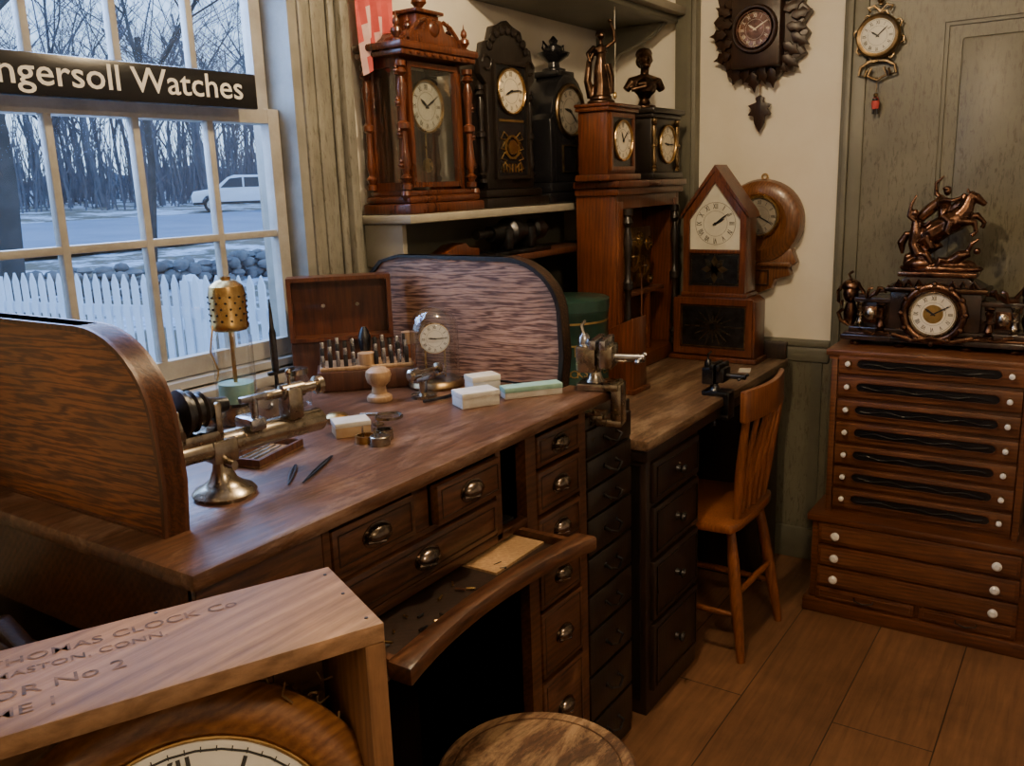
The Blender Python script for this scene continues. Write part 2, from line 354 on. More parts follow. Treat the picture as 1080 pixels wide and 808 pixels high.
# ------------------------------------------------------------------ roll-top desk
b=B("jeweler_workbench")
b.box(.64,1.81,.945,1.735,.993,1.02,desktop,.007)
b.box(.655,.68,.975,1.73,.85,.993,deskw); b.box(.66,.70,.985,1.06,0,.85,deskdk,.004); b.box(.66,.70,1.65,1.72,0,.85,deskdk,.004)
b.box(.665,.68,1.06,1.65,.0,.85,deskdk)
b.box(.655,.885,.965,.985,.865,.993,deskw,.003)
b.box(.885,.90,.965,.985,.80,.993,deskw); b.box(.885,1.37,.966,.985,.985,.993,deskw)
b.box(1.105,1.148,.972,.99,.90,.993,deskw); b.box(1.352,1.37,.966,.985,.80,.993,deskw); b.box(.885,1.37,.970,.985,.893,.903,deskw); b.box(.885,1.48,.966,.985,.795,.815,deskw,.002)
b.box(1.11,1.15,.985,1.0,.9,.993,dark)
def drawer(x0,x1,z0,z1,yf=.962,mat=deskw,pull=True,out=0,pz=None,px=None):
    yf-=out
    b.box(x0+.003,x1-.003,yf,yf+.02,z0+.003,z1-.003,mat,.004)
    b.rframe(x0+.014,x1-.014,z0+.014,z1-.014,.002,yf-.0012,yf,deskdk,'Y')
    b.box(x0+.01,x1-.01,yf+.02,1.2,z0+.008,z1-.012,deskdk)
    if pull:
        cx=px or (x0+x1)/2; cz=pz or (z0+z1)/2
        b.rev([(.0,-.0),(.030,0),(.030,.002),(0,.004)],(0,0,0),pullm,'Z',20,T(cx,yf,cz)@S(1.15,1,.72)@Rm(90,'X'))
        b.ball((cx,yf-.004,cz+.002),(.029,.017,.0165),pullm,18)
        b.tube([(cx-.028,yf-.006,cz-.006),(cx,yf-.019,cz-.008),(cx+.028,yf-.006,cz-.006)],.003,pullm)
drawer(.90,1.105,.903,.985); drawer(1.148,1.352,.903,.985,out=.012); drawer(.90,1.352,.815,.893)
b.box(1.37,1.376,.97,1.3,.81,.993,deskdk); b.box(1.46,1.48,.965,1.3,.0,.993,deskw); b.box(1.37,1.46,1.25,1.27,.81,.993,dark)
b.box(1.48,1.50,.966,.99,0,.993,deskw); b.box(1.685,1.715,.966,1.70,0,.993,deskw); b.box(1.46,1.48,.99,1.70,0,.993,deskdk)
zs=[.985,.905,.80,.70,.575,.405]
for i in range(5): drawer(1.50,1.685,zs[i+1],zs[i]-.004)
drawer(1.50,1.685,.06,.40,pz=.30)
b.box(1.48,1.70,.985,1.69,0,.06,deskdk)
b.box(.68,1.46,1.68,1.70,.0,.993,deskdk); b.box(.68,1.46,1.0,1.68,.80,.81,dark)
n=14; outer=[];inner=[]
for i in range(n+1):
    t=i/n; x=.875+.575*t; y=.805+.024*math.sin(pi*t); e_=.014*(abs(2*t-1)**3); outer.append((x,y-e_)); inner.append((x,y+.036))
b.prism(outer+inner[::-1],'Z',.780,.812,deskw,.007)
b.prism(inner+[(1.43,1.3),(.905,1.3)],'Z',.775,.783,deskdk)
b.box(.895,.91,.84,1.3,.777,.800,deskw); b.box(1.425,1.44,.84,1.3,.777,.800,deskw)
b.box(1.25,1.42,.90,1.2,.783,.788,palewood)
random.seed(5)
for k in range(14):
    x=random.uniform(.93,1.3); y=random.uniform(.87,.95); a=random.uniform(0,6.28); l=random.uniform(.006,.02)
    b.tube([(x,y,.787),(x+l*math.cos(a),y+l*math.sin(a),.787)],.0022,random.choice([brass,iron,boxw]),5)
def endpanel(x0,x1,prof,mat,rim,bandw):
    b.prism(prof,'X',x0,x1,mat)
    n=len(prof); pts=prof
    cy=sum(p[0] for p in pts)/n; cz=1.12
    inn=[(p[0]+(cy-p[0])*bandw/ max(.05,abs(cy-p[0])+abs(cz-p[1]))*1.0,p[1]+(cz-p[1])*bandw/max(.05,abs(cy-p[0])+abs(cz-p[1]))) for p in pts]
    b.frame(pts,inn,'X',x0-.006,x1+.006,rim)
def roll(yb,yf,zt,rad):
    P=[(yb,1.02),(yb,zt)]
    for i in range(11):
        a=math.radians(90+90*i/10); P.append((yf+rad*1.15+rad*1.15*math.cos(a),zt-rad+rad*math.sin(a)))
    P+= [(yf-.006,1.10),(yf+.004,1.02)]
    return P
endpanel(.705,.735,roll(1.72,1.082,1.32,.14),oakL,boxw,.010)
PR=[(1.70,1.02),(1.69,1.20),(1.66,1.27),(1.61,1.315),(1.55,1.33)]+roll(1.5,1.052,1.33,.14)[2:]
endpanel(1.765,1.792,PR,oakR,blackw,.014)
b.done()
# ------------------------------------------------------------------ dark narrow cabinet
b=B("file_cabinet")
b.box(1.725,1.985,.985,1.5,.0,.955,blackw,.004)
zz=.93
for i,h in enumerate([.075,.075,.075,.10,.10,.10,.12,.13,.12]):
    b.box(1.74,1.972,.975,.99,zz-h+.006,zz-.002,blackw,.004)
    b.tube([(1.825,.975,zz-h*.45),(1.825,.960,zz-h*.45-.006),(1.856,.955,zz-h*.45-.018),(1.888,.960,zz-h*.45-.006),(1.888,.975,zz-h*.45)],.0035,iron,6)
    b.cyl((1.825,.975,zz-h*.45),.007,-.003,.002,iron,'Y',10); b.cyl((1.888,.975,zz-h*.45),.007,-.003,.002,iron,'Y',10)
    zz-=h
b.done()
# ------------------------------------------------------------------ second desk
b=B("writing_desk")
b.box(2.03,3.25,.955,1.66,.80,.83,deskw2,.006); b.box(2.045,3.235,.965,1.64,.765,.80,deskdk,.003)
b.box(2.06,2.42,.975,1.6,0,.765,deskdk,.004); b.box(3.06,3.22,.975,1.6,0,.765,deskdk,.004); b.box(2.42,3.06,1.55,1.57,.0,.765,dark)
zz=.755
for h in (.13,.16,.19,.22):
    b.box(2.085,2.40,.962,.98,zz-h+.012,zz,deskdk,.005); b.rframe(2.10,2.385,zz-h+.027,zz-.015,.004,.958,.962,blackw,'Y')
    b.rev([(.0,0),(.013,0),(.008,-.01),(.016,-.02),(.012,-.028),(0,-.03)],(2.24,.962,zz-h*.46),blackw,'Y',14); zz-=h
b.box(3.225,3.25,.96,1.65,.83,.895,deskdk,.004); b.box(2.05,2.056,.99,1.6,.05,.75,blackw)
b.done()
# ------------------------------------------------------------------ chair
b=B("dining_chair")
seat=[(2.45,.875),(2.50,.862),(2.64,.855),(2.78,.862),(2.83,.875),(2.84,1.0),(2.82,1.2),(2.77,1.225),(2.51,1.225),(2.46,1.2),(2.44,1.0)]
b.prism(seat,'Z',.430,.462,chairw,.010)
for x,y,fx,fy in ((2.51,.90,2.475,.845),(2.77,.90,2.805,.83),(2.51,1.18,2.475,1.22),(2.77,1.18,2.805,1.22)):
    b.tube([(x,y,.435),(x+(fx-x)*.25,y+(fy-y)*.25,.33),(x+(fx-x)*.55,y+(fy-y)*.55,.2),(x+(fx-x)*.9,y+(fy-y)*.9,.05),(fx,fy,0)],[.013,.018,.020,.015,.013],chairw,12)
for a,c_ in (((2.49,.87,.22),(2.79,.86,.22)),((2.487,.87,.15),(2.487,1.20,.15)),((2.793,.86,.15),(2.793,1.20,.15)),((2.49,1.205,.22),(2.79,1.205,.22))):
    mid=[(a[i]+c_[i])/2 for i in range(3)]; b.tube([a,mid,c_],[.008,.012,.008],chairw,10)
n=6
def railpt(t,dy=0): return (2.455+.37*t,.842-.028*math.sin(pi*t)+dy)
R1=[railpt(i/10) for i in range(11)]; R2=[railpt(i/10,.02) for i in range(10,-1,-1)]
b.prism(R1+R2,'Z',.785,.885,chairw,.007)
for i in range(n):
    t=.06+.88*i/(n-1); x,y=railpt(t,.01); w=.0135 if i in(0,n-1) else .0085
    b.tube([(2.50+.28*t,.885,.45),(2.48+.32*t,.87,.62),(x,y,.80)],[w*.9,w*1.2,w*.9],chairw,10)
b.done()
# ------------------------------------------------------------------ stool
b=B("round_stool"); cx,cy=1.11,.73
b.rev([(.0,.485),(.160,.485),(.172,.492),(.174,.515),(.167,.522),(.0,.522)],(cx,cy,0),stoolw,'Z',40)
b.ring((cx,cy,0),.144,.147,.519,.5225,deskw,'Z',40)
for k in range(4):
    a=pi/4+k*pi/2; b.tube([(cx+.10*math.cos(a),cy+.10*math.sin(a),.49),(cx+.17*math.cos(a),cy+.17*math.sin(a),0)],[.018,.015],stoolw,12)
for k in range(4):
    a=pi/4+k*pi/2; a2=a+pi/2; b.tube([(cx+.145*math.cos(a),cy+.145*math.sin(a),.2),(cx+.145*math.cos(a2),cy+.145*math.sin(a2),.2)],.009,stoolw,10)
b.done()
# ------------------------------------------------------------------ crate with clock
CM=Matrix(((.905,.424,0,.6245),(-.424,.905,0,.598),(0,0,1,1.054),(0,0,0,1)))
b=B("shipping_crate",CM)
b.box(-.72,0,0,.172,-.022,0,cratew,.002); b.box(-.023,0,0,.172,-.55,-.0222,crated,.002); b.box(-.72,-.697,0,.172,-.55,-.0222,crated,.002)
b.box(-.697,-.023,.156,.172,-.55,-.022,cratew); b.box(-.72,0,0,.172,-.572,-.55,cratew)
for x,y in ((-.012,.02),(-.012,.09),(-.012,.15),(-.4,.012),(-.2,.165)): b.cyl((x,y,0),.0022,-.001,.0008,iron,'Z',8)
for s_,x,y,sz in (("SETH THOMAS CLOCK Co",-.275,.137,.022),("THOMASTON, CONN.",-.30,.110,.017),("REGULATOR No 2",-.37,.070,.026),("8 DAY TIME 1",-.39,.036,.024)):
    b.text(s_,T(x,y,.0006)@S(1.2,1,1),sz,fadeink,.004)
b.done()
b=B("wooden_crate",CM)
b.box(-.74,.02,-.02,.19,-1.054,-.573,cratew,.003)
for z in (-.95,-.68): b.box(-.74,.02,-.035,-.02,z-.03,z+.03,cratew,.002)
b.done()
b=B("packing_straw",CM)
for i in range(900):
    x=random.uniform(-.69,-.03); y=random.uniform(.06,.15); z=random.uniform(-.5,-.14) if x<-.2 else random.uniform(-.5,-.07)
    if y<.1 and x<-.12: y=.12
    d=Vector((random.uniform(-1,1),random.uniform(-.4,.4),random.uniform(-1,1)))*.03
    p=Vector((x,y,z)); q=Vector((min(max(x+d.x*1.5,-.69),-.03),min(max(y+d.y,.06),.152),z+d.z))
    b.tube([p,(p+q)/2+Vector((d.z*.3,0,-d.x*.3)),q],.0013,straw,4)
b.box(-.69,-.03,.135,.152,-.54,-.14,straw)
b.done()
b=B("schoolhouse_clock")
nrm=Vector((-.377*math.cos(math.radians(27)),-.926*math.cos(math.radians(27)),math.sin(math.radians(27)))); rt=Vector((.926,-.377,0)); upv=nrm.cross(rt)
M=Matrix((rt,upv,nrm)).transposed().to_4x4(); M.translation=(.433,.695,.795); b.M=M
R0=.228
b.rev([(0,-.035),(R0*.93,-.035),(R0*.97,-.02),(R0,-.004),(R0*.985,.010),(R0*.94,.018),(R0*.87,.022),(R0*.80,.018),(R0*.755,.011),(R0*.74,.005),(0,.002)],(0,0,0),clockoak,'Z',64)
b.ring((0,0,0),R0*.72,R0*.742,.004,.010,brass,'Z',64,round_=True)
b.dial((0,0,.003),R0*.72,white,10,9,None,ns=.25,z=.002)
for i in range(60):
    X=T(0,0,.0066)@Rm(-6*i,'Z'); b.box(-.0006,.0006,R0*.72*.93,R0*.72*.965,0,.0004,inkm,0,X)
b.done()
b=B("storage_chest"); b.box(.24,.615,1.06,1.62,0,.80,deskdk,.006); b.box(.22,.63,1.05,1.63,.80,.82,deskw,.004); b.rframe(.28,.58,.1,.7,.03,1.053,1.06,deskw,'Y'); b.done()
b=B("carved_pediment")
P=[(1.08,.82),(1.58,.82),(1.58,.86),(1.50,.90),(1.44,.96),(1.38,.95),(1.33,.90),(1.27,.92),(1.20,.89),(1.12,.86),(1.08,.84)]
b.prism(P,'X',.53,.56,darkcarv,.006)
for k in range(9):
    b.ball((.527,1.14+k*.05,.85+.03*math.sin(k*.8)),(.012,.022,.016),darkcarv,10)
b.tube([(.52,1.5+.035*math.cos(t)*(1-t/9),.885+.035*math.sin(t)*(1-t/9)) for t in [i*.4 for i in range(20)]],.006,darkcarv,6)
b.done()
b=B("cardboard_box"); b.box(.36,.50,1.12,1.36,.82,.90,paper,.003); b.box(.355,.505,1.115,1.365,.885,.903,paper,.002); b.done()
# ------------------------------------------------------------------ shelves
b=B("clock_shelf"); b.box(1.835,XB-.05,1.555,1.74,1.405,1.429,shelfp,.005); b.done()
b=B("shelf_bracket"); b.box(1.85,1.87,1.60,1.739,1.285,1.404,shelfp,.004); b.done()
b=B("shelf_bracket"); b.box(2.95,2.97,1.60,1.739,1.285,1.404,shelfp); b.done()
b=B("tool_shelf"); b.box(2.02,2.85,1.55,1.739,1.262,1.282,boxw,.004); b.done()
b=B("upper_shelf"); b.box(2.4,XB-.052,1.41,YW-.001,2.10,2.13,shelfp,.006); b.box(2.4,XB-.052,1.44,YW-.001,2.075,2.10,greens,.006)
b.prism([(1.46,2.075),(YW-.001,2.075),(YW-.001,1.88),(1.72,1.90),(1.66,1.98),(1.60,2.0),(1.52,2.03)],'X',3.26,3.285,greens,.003); b.done()
b=B("pull_cord"); b.tube([(2.86,1.47,2.075),(2.862,1.47,1.95),(2.858,1.47,1.80)],.0014,cream,5); b.rev([(.002,0),(.006,-.006),(.006,-.02),(.001,-.026)],(2.858,1.47,1.80),brass,'Z',10); b.done()
# ------------------------------------------------------------------ clock A
b=B("walnut_mantel_clock",face((2.015,1.735,1.43)))
w=.155
b.box(-w-.015,w+.015,0,.028,0,.175,walnut,.006); b.box(-w-.006,w+.006,.028,.048,.004,.168,walnut,.008); b.box(-w+.01,w-.01,.048,.062,.01,.158,walnut,.004)
for sx in(-1,1):
    b.box(sx*(w-.03)-.010,sx*(w-.03)+.010,.062,.41,.01,.03,walnut,.003); b.box(sx*(w-.03)-.010,sx*(w-.03)+.010,.062,.41,.115,.132,walnut,.003)
    b.box(sx*(w-.03)-.010,sx*(w-.03)+.010,.062,.085,.03,.12,walnut); b.box(sx*(w-.03)-.010,sx*(w-.03)+.010,.385,.41,.03,.12,walnut)
    b.box(sx*(w-.03)-.001,sx*(w-.03)+.001,.085,.385,.03,.12,fglass)
    b.rev(turned(.33,.016),(sx*(w-.008),.066,.145),walnut,'Y',18)
    b.rev(turned(.33,.013),(sx*(w-.008),.066,.02),walnut,'Y',16)
    b.rev(finial(.016,.075),(sx*(w-.008),.445,.14),walnut,'Y',16); b.rev([(.012,0),(.016,-.012),(.004,-.03)],(sx*(w+.002),.062,.15),walnut,'Y',12)
    for yy in (.12,.20,.28,.36): b.rev(finial(.008,.03),(sx*(w+.01),yy,.145),walnut,'Y',10)
b.rframe(-w+.045,w-.045,.07,.40,.014,.125,.14,walnut); b.box(-w+.058,w-.058,.08,.39,.131,.133,fglass)
b.box(-w-.008,w+.008,.41,.425,.002,.168,walnut,.004); b.box(-w-.016,w+.016,.425,.445,0,.175,walnut,.006)
for k in range(9): b.ball((-w+.03+k*(2*w-.06)/8,.418,.168),(.009,.006,.005),walnut,8)
b.prism([(-w+.02,.445),(w-.02,.445),(w-.045,.475),(.05,.485),(.035,.515),(-.035,.515),(-.05,.485),(-w+.045,.475)],'Z',.05,.15,walnut,.004)
b.box(-.05,.05,.445,.53,.06,.13,walnut,.005); b.box(-.06,.06,.53,.54,.05,.14,walnut,.003)
b.ball((0,.49,.15),(.022,.022,.008),walnut,12)
b.rev(finial(.022,.075),(0,.54,.1),walnut,'Y',18)
for sx in (-1,1):
    b.rev(finial(.011,.045),(sx*.09,.475,.13),walnut,'Y',12)
    b.tube([(sx*.04,.51,.15),(sx*.07,.50,.15),(sx*.10,.475,.15),(sx*.115,.455,.15)],.006,walnut,6)
b.dial((0,.29,.105),.068,dialw,10,10,brass,.08)
b.tube([(0,.225,.10),(0,.15,.10)],.002,brass); b.rev([(0,0),(.020,0),(.020,.006),(0,.006)],(0,.13,.10),brass,'Z',20)
b.box(-w+.035,w-.035,.07,.40,.012,.018,boxw)
b.done()
# ------------------------------------------------------------------ clock B
b=B("black_mantel_clock",face((2.395,1.735,1.43))@S(1.12,1.02,1)); w=.15
b.box(-w-.01,w+.01,0,.03,0,.165,blackw,.006); b.box(-w+.008,w-.008,.03,.055,.005,.15,blackw,.006); b.box(-w+.03,w-.03,.055,.43,.005,.115,blackw,.003)
outl=[(-.118,.055),(.118,.055),(.118,.10),(.105,.13),(.105,.36),(.135,.385),(.14,.43),(.125,.445),(.118,.475),(.085,.485),(.07,.525),(.03,.535),(0,.55),(-.03,.535),(-.07,.525),(-.085,.485),(-.118,.475),(-.125,.445),(-.14,.43),(-.135,.385),(-.105,.36),(-.105,.13),(-.118,.10)]
b.prism(outl,'Z',.112,.135,blackw,.004)
for k in range(9):
    a=math.radians(20+140*k/8); b.ball((.095*math.cos(a),.44+.08*math.sin(a),.137),(.014,.014,.007),blackw,10)
for sx in(-1,1):
    b.rev(turned(.28,.012),(sx*.122,.075,.12),blackw,'Y',14)
    b.tube([(sx*(.105+.02*math.cos(t)),.42+.02*math.sin(t),.137) for t in [i*.5 for i in range(12)]],.004,blackw,6)
b.rframe(-.085,.085,.085,.43,.010,.135,.146,blackw); b.box(-.075,.075,.095,.42,.136,.138,black)
b.dial((0,.345,.138),.064,cream,8,14,brass,.08)
for sx in (-1,1):
    for k in range(4):
        b.tube([(sx*.012,.115+k*.03,.141),(sx*.04,.135+k*.03,.141),(sx*.055,.115+k*.03,.141),(sx*.03,.11+k*.03,.141)],.0022,gold,5)
b.ring((0,.18,.139),.030,.036,0,.004,gold,'Z',24); b.rev([(0,0),(.022,0),(.022,.005),(0,.006)],(0,.18,.139),brass,'Z',20); b.box(-.06,.06,.255,.262,.139,.142,gold)
for k in range(7): b.box(-.05+.0155*k,-.045+.0155*k,.105,.13,.139,.141,gold)
b.done()
# ------------------------------------------------------------------ clock C
b=B("marble_mantel_clock",face((2.76,1.735,1.43))@S(1.10,1.03,1)); w=.12
b.box(-w-.035,w+.035,0,.035,0,.16,black,.005); b.box(-w-.015,w+.015,.035,.07,.005,.15,black,.008)
b.prism([(-w,.07),(w,.07),(w-.01,.30),(w-.03,.36),(w-.06,.395),(.03,.415),(-.03,.415),(-w+.06,.395),(-w+.03,.36),(-w+.01,.30)],'Z',.01,.14,black,.005)
b.prism([(-w-.012,.07),(-w+.02,.07),(-w+.02,.30),(-w-.012,.27)],'Z',.03,.15,black,.004); b.prism([(w+.012,.07),(w-.02,.07),(w-.02,.30),(w+.012,.27)],'Z',.03,.15,black,.004)
b.ring((0,.30,.14),.073,.09,-.005,.012,abrass,'Z',40,round_=True)
b.dial((0,.30,.138),.074,dialgrey,9,22,None,ink=inkm)
b.rframe(-.05,.05,.10,.19,.004,.139,.145,abrass)
b.box(-.05,.05,.41,.43,.03,.13,black,.004)
b.rev([(.04,0),(.04,.008),(.02,.015),(.018,.03),(.05,.05),(.055,.06),(.03,.068),(.03,.08),(.012,.088),(.016,.1),(.002,.115)],(0,.43,.08),black,'Y',24)
for sx in (-1,1): b.tube([(sx*.045,.485,.08),(sx*.066,.50,.08),(sx*.06,.52,.08),(sx*.035,.505,.08)],.004,black,6)
b.done()
b=B("lathe_headstock",T(2.38,1.60,1.2825)@S(1.2))
b.box(-.13,.14,-.04,.04,0,.012,iron,.004); b.box(-.06,-.03,-.03,.03,.012,.07,iron,.006); b.box(.05,.08,-.03,.03,.012,.07,iron,.006)
b.rev([(.012,-.16),(.012,-.10),(.02,-.10),(.026,-.06),(.025,-.03),(.026,-.028),(.038,-.02),(.038,-.005),(.032,0),(.032,.015),(.026,.02),(.026,.045),(.018,.05),(.018,.1),(.028,.105),(.028,.14),(.01,.145),(.01,.18)],(0,0,.058),iron,'X',24)
b.done()
b=B("wood_plane",T(2.13,1.64,1.283)); b.prism([(-.09,0),(.09,0),(.09,.03),(.04,.035),(.02,.05),(-.03,.045),(-.09,.02)],'Y',-.03,.03,redwood,.004); b.done()
# ------------------------------------------------------------------ green tin
b=B("tin_canister"); c0=(2.36,1.385,.831)
b.rev([(0,0),(.125,0),(.128,.006),(.125,.012),(.125,.27),(.128,.276),(.128,.284),(.130,.286),(.130,.318),(.122,.322),(.0,.324)],c0,tingreen,'Z',40)
for row,(wd_,zz,s_,st) in enumerate((("WATCHES",.17,.05,15),("CLOCKS & Co",.10,.034,9))):
    for i,t in enumerate(wd_):
        if t==' ': continue
        a=math.radians(-125+st*(i-(len(wd_)-1)/2))
        X=T(c0[0]+.1262*math.cos(a),c0[1]+.1262*math.sin(a),c0[2]+zz)@Rm(math.degrees(a)+90,'Z')@Rm(90,'X'); b.text(t,X,s_,gold,.01)
for zz in (.25,.06): b.ring(c0,.1245,.126,zz,zz+.006,gold,'Z',40)
b.done()
# ------------------------------------------------------------------ tall open regulator case
b=B("regulator_clock_case",face((2.93,1.525,.831))); w=.26
b.box(-w,w,0,.05,0,.155,redwood,.004); b.box(-w+.012,w-.012,.05,.62,0,.008,boxw)
b.box(-w,-w+.02,.05,.62,0,.15,redwood,.002); b.box(w-.02,w,.05,.62,0,.15,redwood,.002)
b.box(-w-.01,w+.01,.62,.645,0,.165,redwood,.005); b.box(-w-.02,w+.02,.645,.668,0,.175,walnut,.005)
b.box(-w+.02,w-.02,.575,.62,.13,.15,redwood,.002)
for x0,x1 in ((-w+.01,-w+.05),(w-.05,w-.015)): b.box(x0,x1,.05,.60,.135,.155,redwood,.003)
for x in (-.20,.19): b.rev(turned(.52,.017),(x,.055,.165),blackw,'Y',16)
b.box(-.13,.14,.28,.50,.085,.090,abrass,.002)
for (x,y,r_) in ((-.04,.40,.055),(.05,.36,.040),(.01,.46,.026),(.09,.44,.026),(-.08,.32,.024),(.10,.31,.02)):
    b.ring((x,y,.105),r_*.75,r_,0,.006,brass,'Z',28); b.box(x-r_*.8,x+r_*.8,y-.003,y+.003,.106,.110,brass); b.box(x-.003,x+.003,y-r_*.8,y+r_*.8,.106,.110,brass); b.cyl((x,y,0),.004,.088,.118,steel)
b.tube([(0,.34,.12),(0,.14,.12)],.003,boxw); b.rev([(0,-.006),(.035,-.004),(.035,.004),(0,.006)],(0,.12,.12),brass,'Z',26)
b.box(-.14,.20,.26,.275,.02,.12,boxw,.002); b.box(.06,.075,.05,.26,.10,.12,redwood)
b.prism([(-.2,.668),(.2,.668),(.16,.70),(.06,.72),(0,.735),(-.06,.72),(-.16,.70)],'Z',.005,.02,darkcarv,.002)
for k in range(7): b.ball((-.15+.05*k,.69,.022),(.02,.013,.008),darkcarv,10)
b.done()
b=B("slanted_wooden_box",T(2.53,1.27,.831)); b.prism([(-.05,0),(.05,0),(.05,.20),(-.05,.245)],'X',-.05,.05,redwood,.003); b.box(-.06,.06,-.06,.06,.0,.015,redwood,.002); b.done()
b=B("cottage_shelf_clock",face((2.74,1.50,1.50))@S(1.08)); 
b.box(-.11,.11,0,.02,0,.12,redwood,.004); b.box(-.095,.095,.02,.205,.005,.105,redwood,.003); b.box(-.105,.105,.205,.218,0,.115,redwood,.004); b.box(-.11,.11,.218,.228,0,.12,walnut,.003)
b.rframe(-.08,.08,.03,.20,.012,.105,.113,redwood); b.box(-.068,.068,.042,.188,.104,.107,black); b.dial((0,.12,.106),.058,cream,11,8,brass,.08); b.done()
b=B("black_shelf_clock",face((3.07,1.50,1.50))@S(1.06))
b.box(-.125,.125,0,.022,0,.13,blackw,.004); b.box(-.11,.11,.022,.20,.005,.115,blackw,.003); b.box(-.12,.12,.20,.214,0,.125,blackw,.004); b.box(-.13,.13,.214,.232,0,.135,blackw,.005)
for sx in (-1,1): b.rev(turned(.17,.010),(sx*.095,.026,.118),abrass,'Y',12)
b.dial((.01,.115,.116),.060,cream,9,15,brass,.1); b.done()
def fig(b,m,parts,balls):
    for pts,rs in parts: b.tube(pts,rs,m,10)
    for c_,r_ in balls: b.ball(c_,r_,m,12)
b=B("classical_statuette",face((2.69,1.435,1.747))@S(1.35,1.03,1.25)@Rm(-35,'Y'))
b.rev([(.036,0),(.036,.008),(.028,.014),(.028,.022)],(0,0,0),bronzed,'Y',20)
fig(b,bronzed,[([(0,.018,0),(.002,.06,.0),(0,.095,0),(0,.115,0),(0,.14,.002),(0,.160,0)],[.026,.021,.019,.0165,.012,.016]),
 ([(0,.155,0),(0,.172,0),(.0,.180,0)],[.018,.014,.007]),([(0,.176,0),(0,.196,.002)],[.006,.005]),
 ([(.017,.172,0),(.036,.190,.006),(.034,.220,.008),(.024,.244,.008)],[.007,.006,.005,.004]),
 ([(-.017,.172,0),(-.040,.150,.008),(-.036,.122,.018)],[.007,.0055,.0045]),
 ([(-.02,.02,-.01),(-.032,.07,-.012),(-.026,.13,-.012),(-.014,.16,-.010)],[.014,.010,.008,.006]),
 ([(.014,.12,.012),(.022,.08,.016),(.024,.03,.014)],[.010,.008,.007])],
 [((0,.206,.003),(.0105,.013,.012)),((0,.210,-.006),(.011,.011,.010)),((.024,.250,.008),(.007,.007,.007)),((0,.204,.014),(.002,.003,.003))])
b.done(remesh=.0022)
b=B("portrait_bust",face((3.03,1.44,1.747))@S(1.18,1.10,1.12)@Rm(-40,'Y'))
b.rev([(.036,0),(.036,.010),(.020,.016),(.015,.030),(.022,.042)],(0,0,0),bronzed,'Y',22)
fig(b,bronzed,[([(0,.040,0),(0,.055,.002),(0,.080,.002),(0,.098,0)],[.020,.036,.038,.018]),
 ([(-.062,.060,-.004),(-.045,.082,0),(0,.096,0),(.045,.082,0),(.062,.060,-.004)],[.012,.018,.018,.018,.012]),
 ([(0,.09,-.002),(0,.112,0),(0,.13,.004)],[.018,.013,.014]),
 ([(-.05,.06,.012),(-.01,.068,.034),(.04,.09,.022)],[.008,.008,.008]),
 ([(0,.162,.026),(0,.150,.036),(0,.147,.030)],[.003,.0045,.004])],
 [((0,.155,.005),(.022,.030,.026)),((0,.135,.014),(.014,.012,.014)),((0,.172,-.006),(.027,.020,.027)),((0,.150,-.014),(.024,.024,.018)),((-.023,.152,.0),(.005,.009,.006)),((.023,.152,0),(.005,.009,.006)),((-.009,.160,.027),(.005,.003,.005)),((.009,.160,.027),(.005,.003,.005)),((0,.141,.027),(.006,.002,.004))])
b.done(remesh=.0024)
# ------------------------------------------------------------------ steeple clock
b=B("gothic_steeple_clock",face((3.20,1.192,.831),'-X'))
w=.158
b.box(-w-.012,w+.012,0,.018,0,.125,redwood,.004)
b.prism([(-w,.018),(w,.018),(w,.225),(w-.02,.24),(-w+.02,.24),(-w,.225)],'Z',0,.11,redwood,.003)
b.rframe(-w+.008,w-.008,.025,.235,.024,.11,.12,redwood); b.box(-w+.032,w-.032,.05,.21,.109,.113,iron)
for k in range(16):
    a=k*22.5; X=T(0,.13,.1135)@Rm(a,'Z'); L_=.075 if k%4 else .06
    if k%8==4: L_=.12
    b.prism([(-.004,.012),(.004,.012),(.0015,L_),(-.0015,L_)],'Z',0,.0012,nickel,0,X)
b.rframe(-w+.034,w-.034,.052,.208,.005,.113,.1145,abrass)
bw=.118
b.box(-bw-.008,bw+.008,.24,.255,0,.115,redwood,.003)
pent=lambda w_,y0,ye,ya:[(-w_,y0),(w_,y0),(w_,ye),(0,ya),(-w_,ye)]
b.prism(pent(bw,.255,.53,.69),'Z',0,.10,redwood,.003)
b.frame(pent(bw,.255,.53,.69),pent(bw-.022,.28,.52,.652),'Z',.10,.113,redwood)
b.prism(pent(bw-.022,.28,.52,.652),'Z',.098,.101,dialw)
b.box(-bw+.022,bw-.022,.28,.40,.1005,.104,iron); b.box(-bw+.022,bw-.022,.398,.412,.10,.112,redwood,.002)
for k in range(8):
    X=T(0,.34,.1045)@Rm(k*45,'Z'); b.prism([(-.006,0),(.006,0),(.012,.03),(0,.052),(-.012,.03)],'Z',0,.001,nickel if k%2 else abrass,0,X)
b.rframe(-bw+.027,bw-.027,.285,.395,.004,.104,.1055,nickel)
b.dial((0,.505,.101),.080,dialw,2,9,None,z=.001,ns=.22)
b.prism([(-bw-.012,.525),(0,.69),(bw+.012,.525),(bw+.006,.545),(0,.712),(-bw-.006,.545)],'Z',-.0,.118,redwood,0)
b.done()
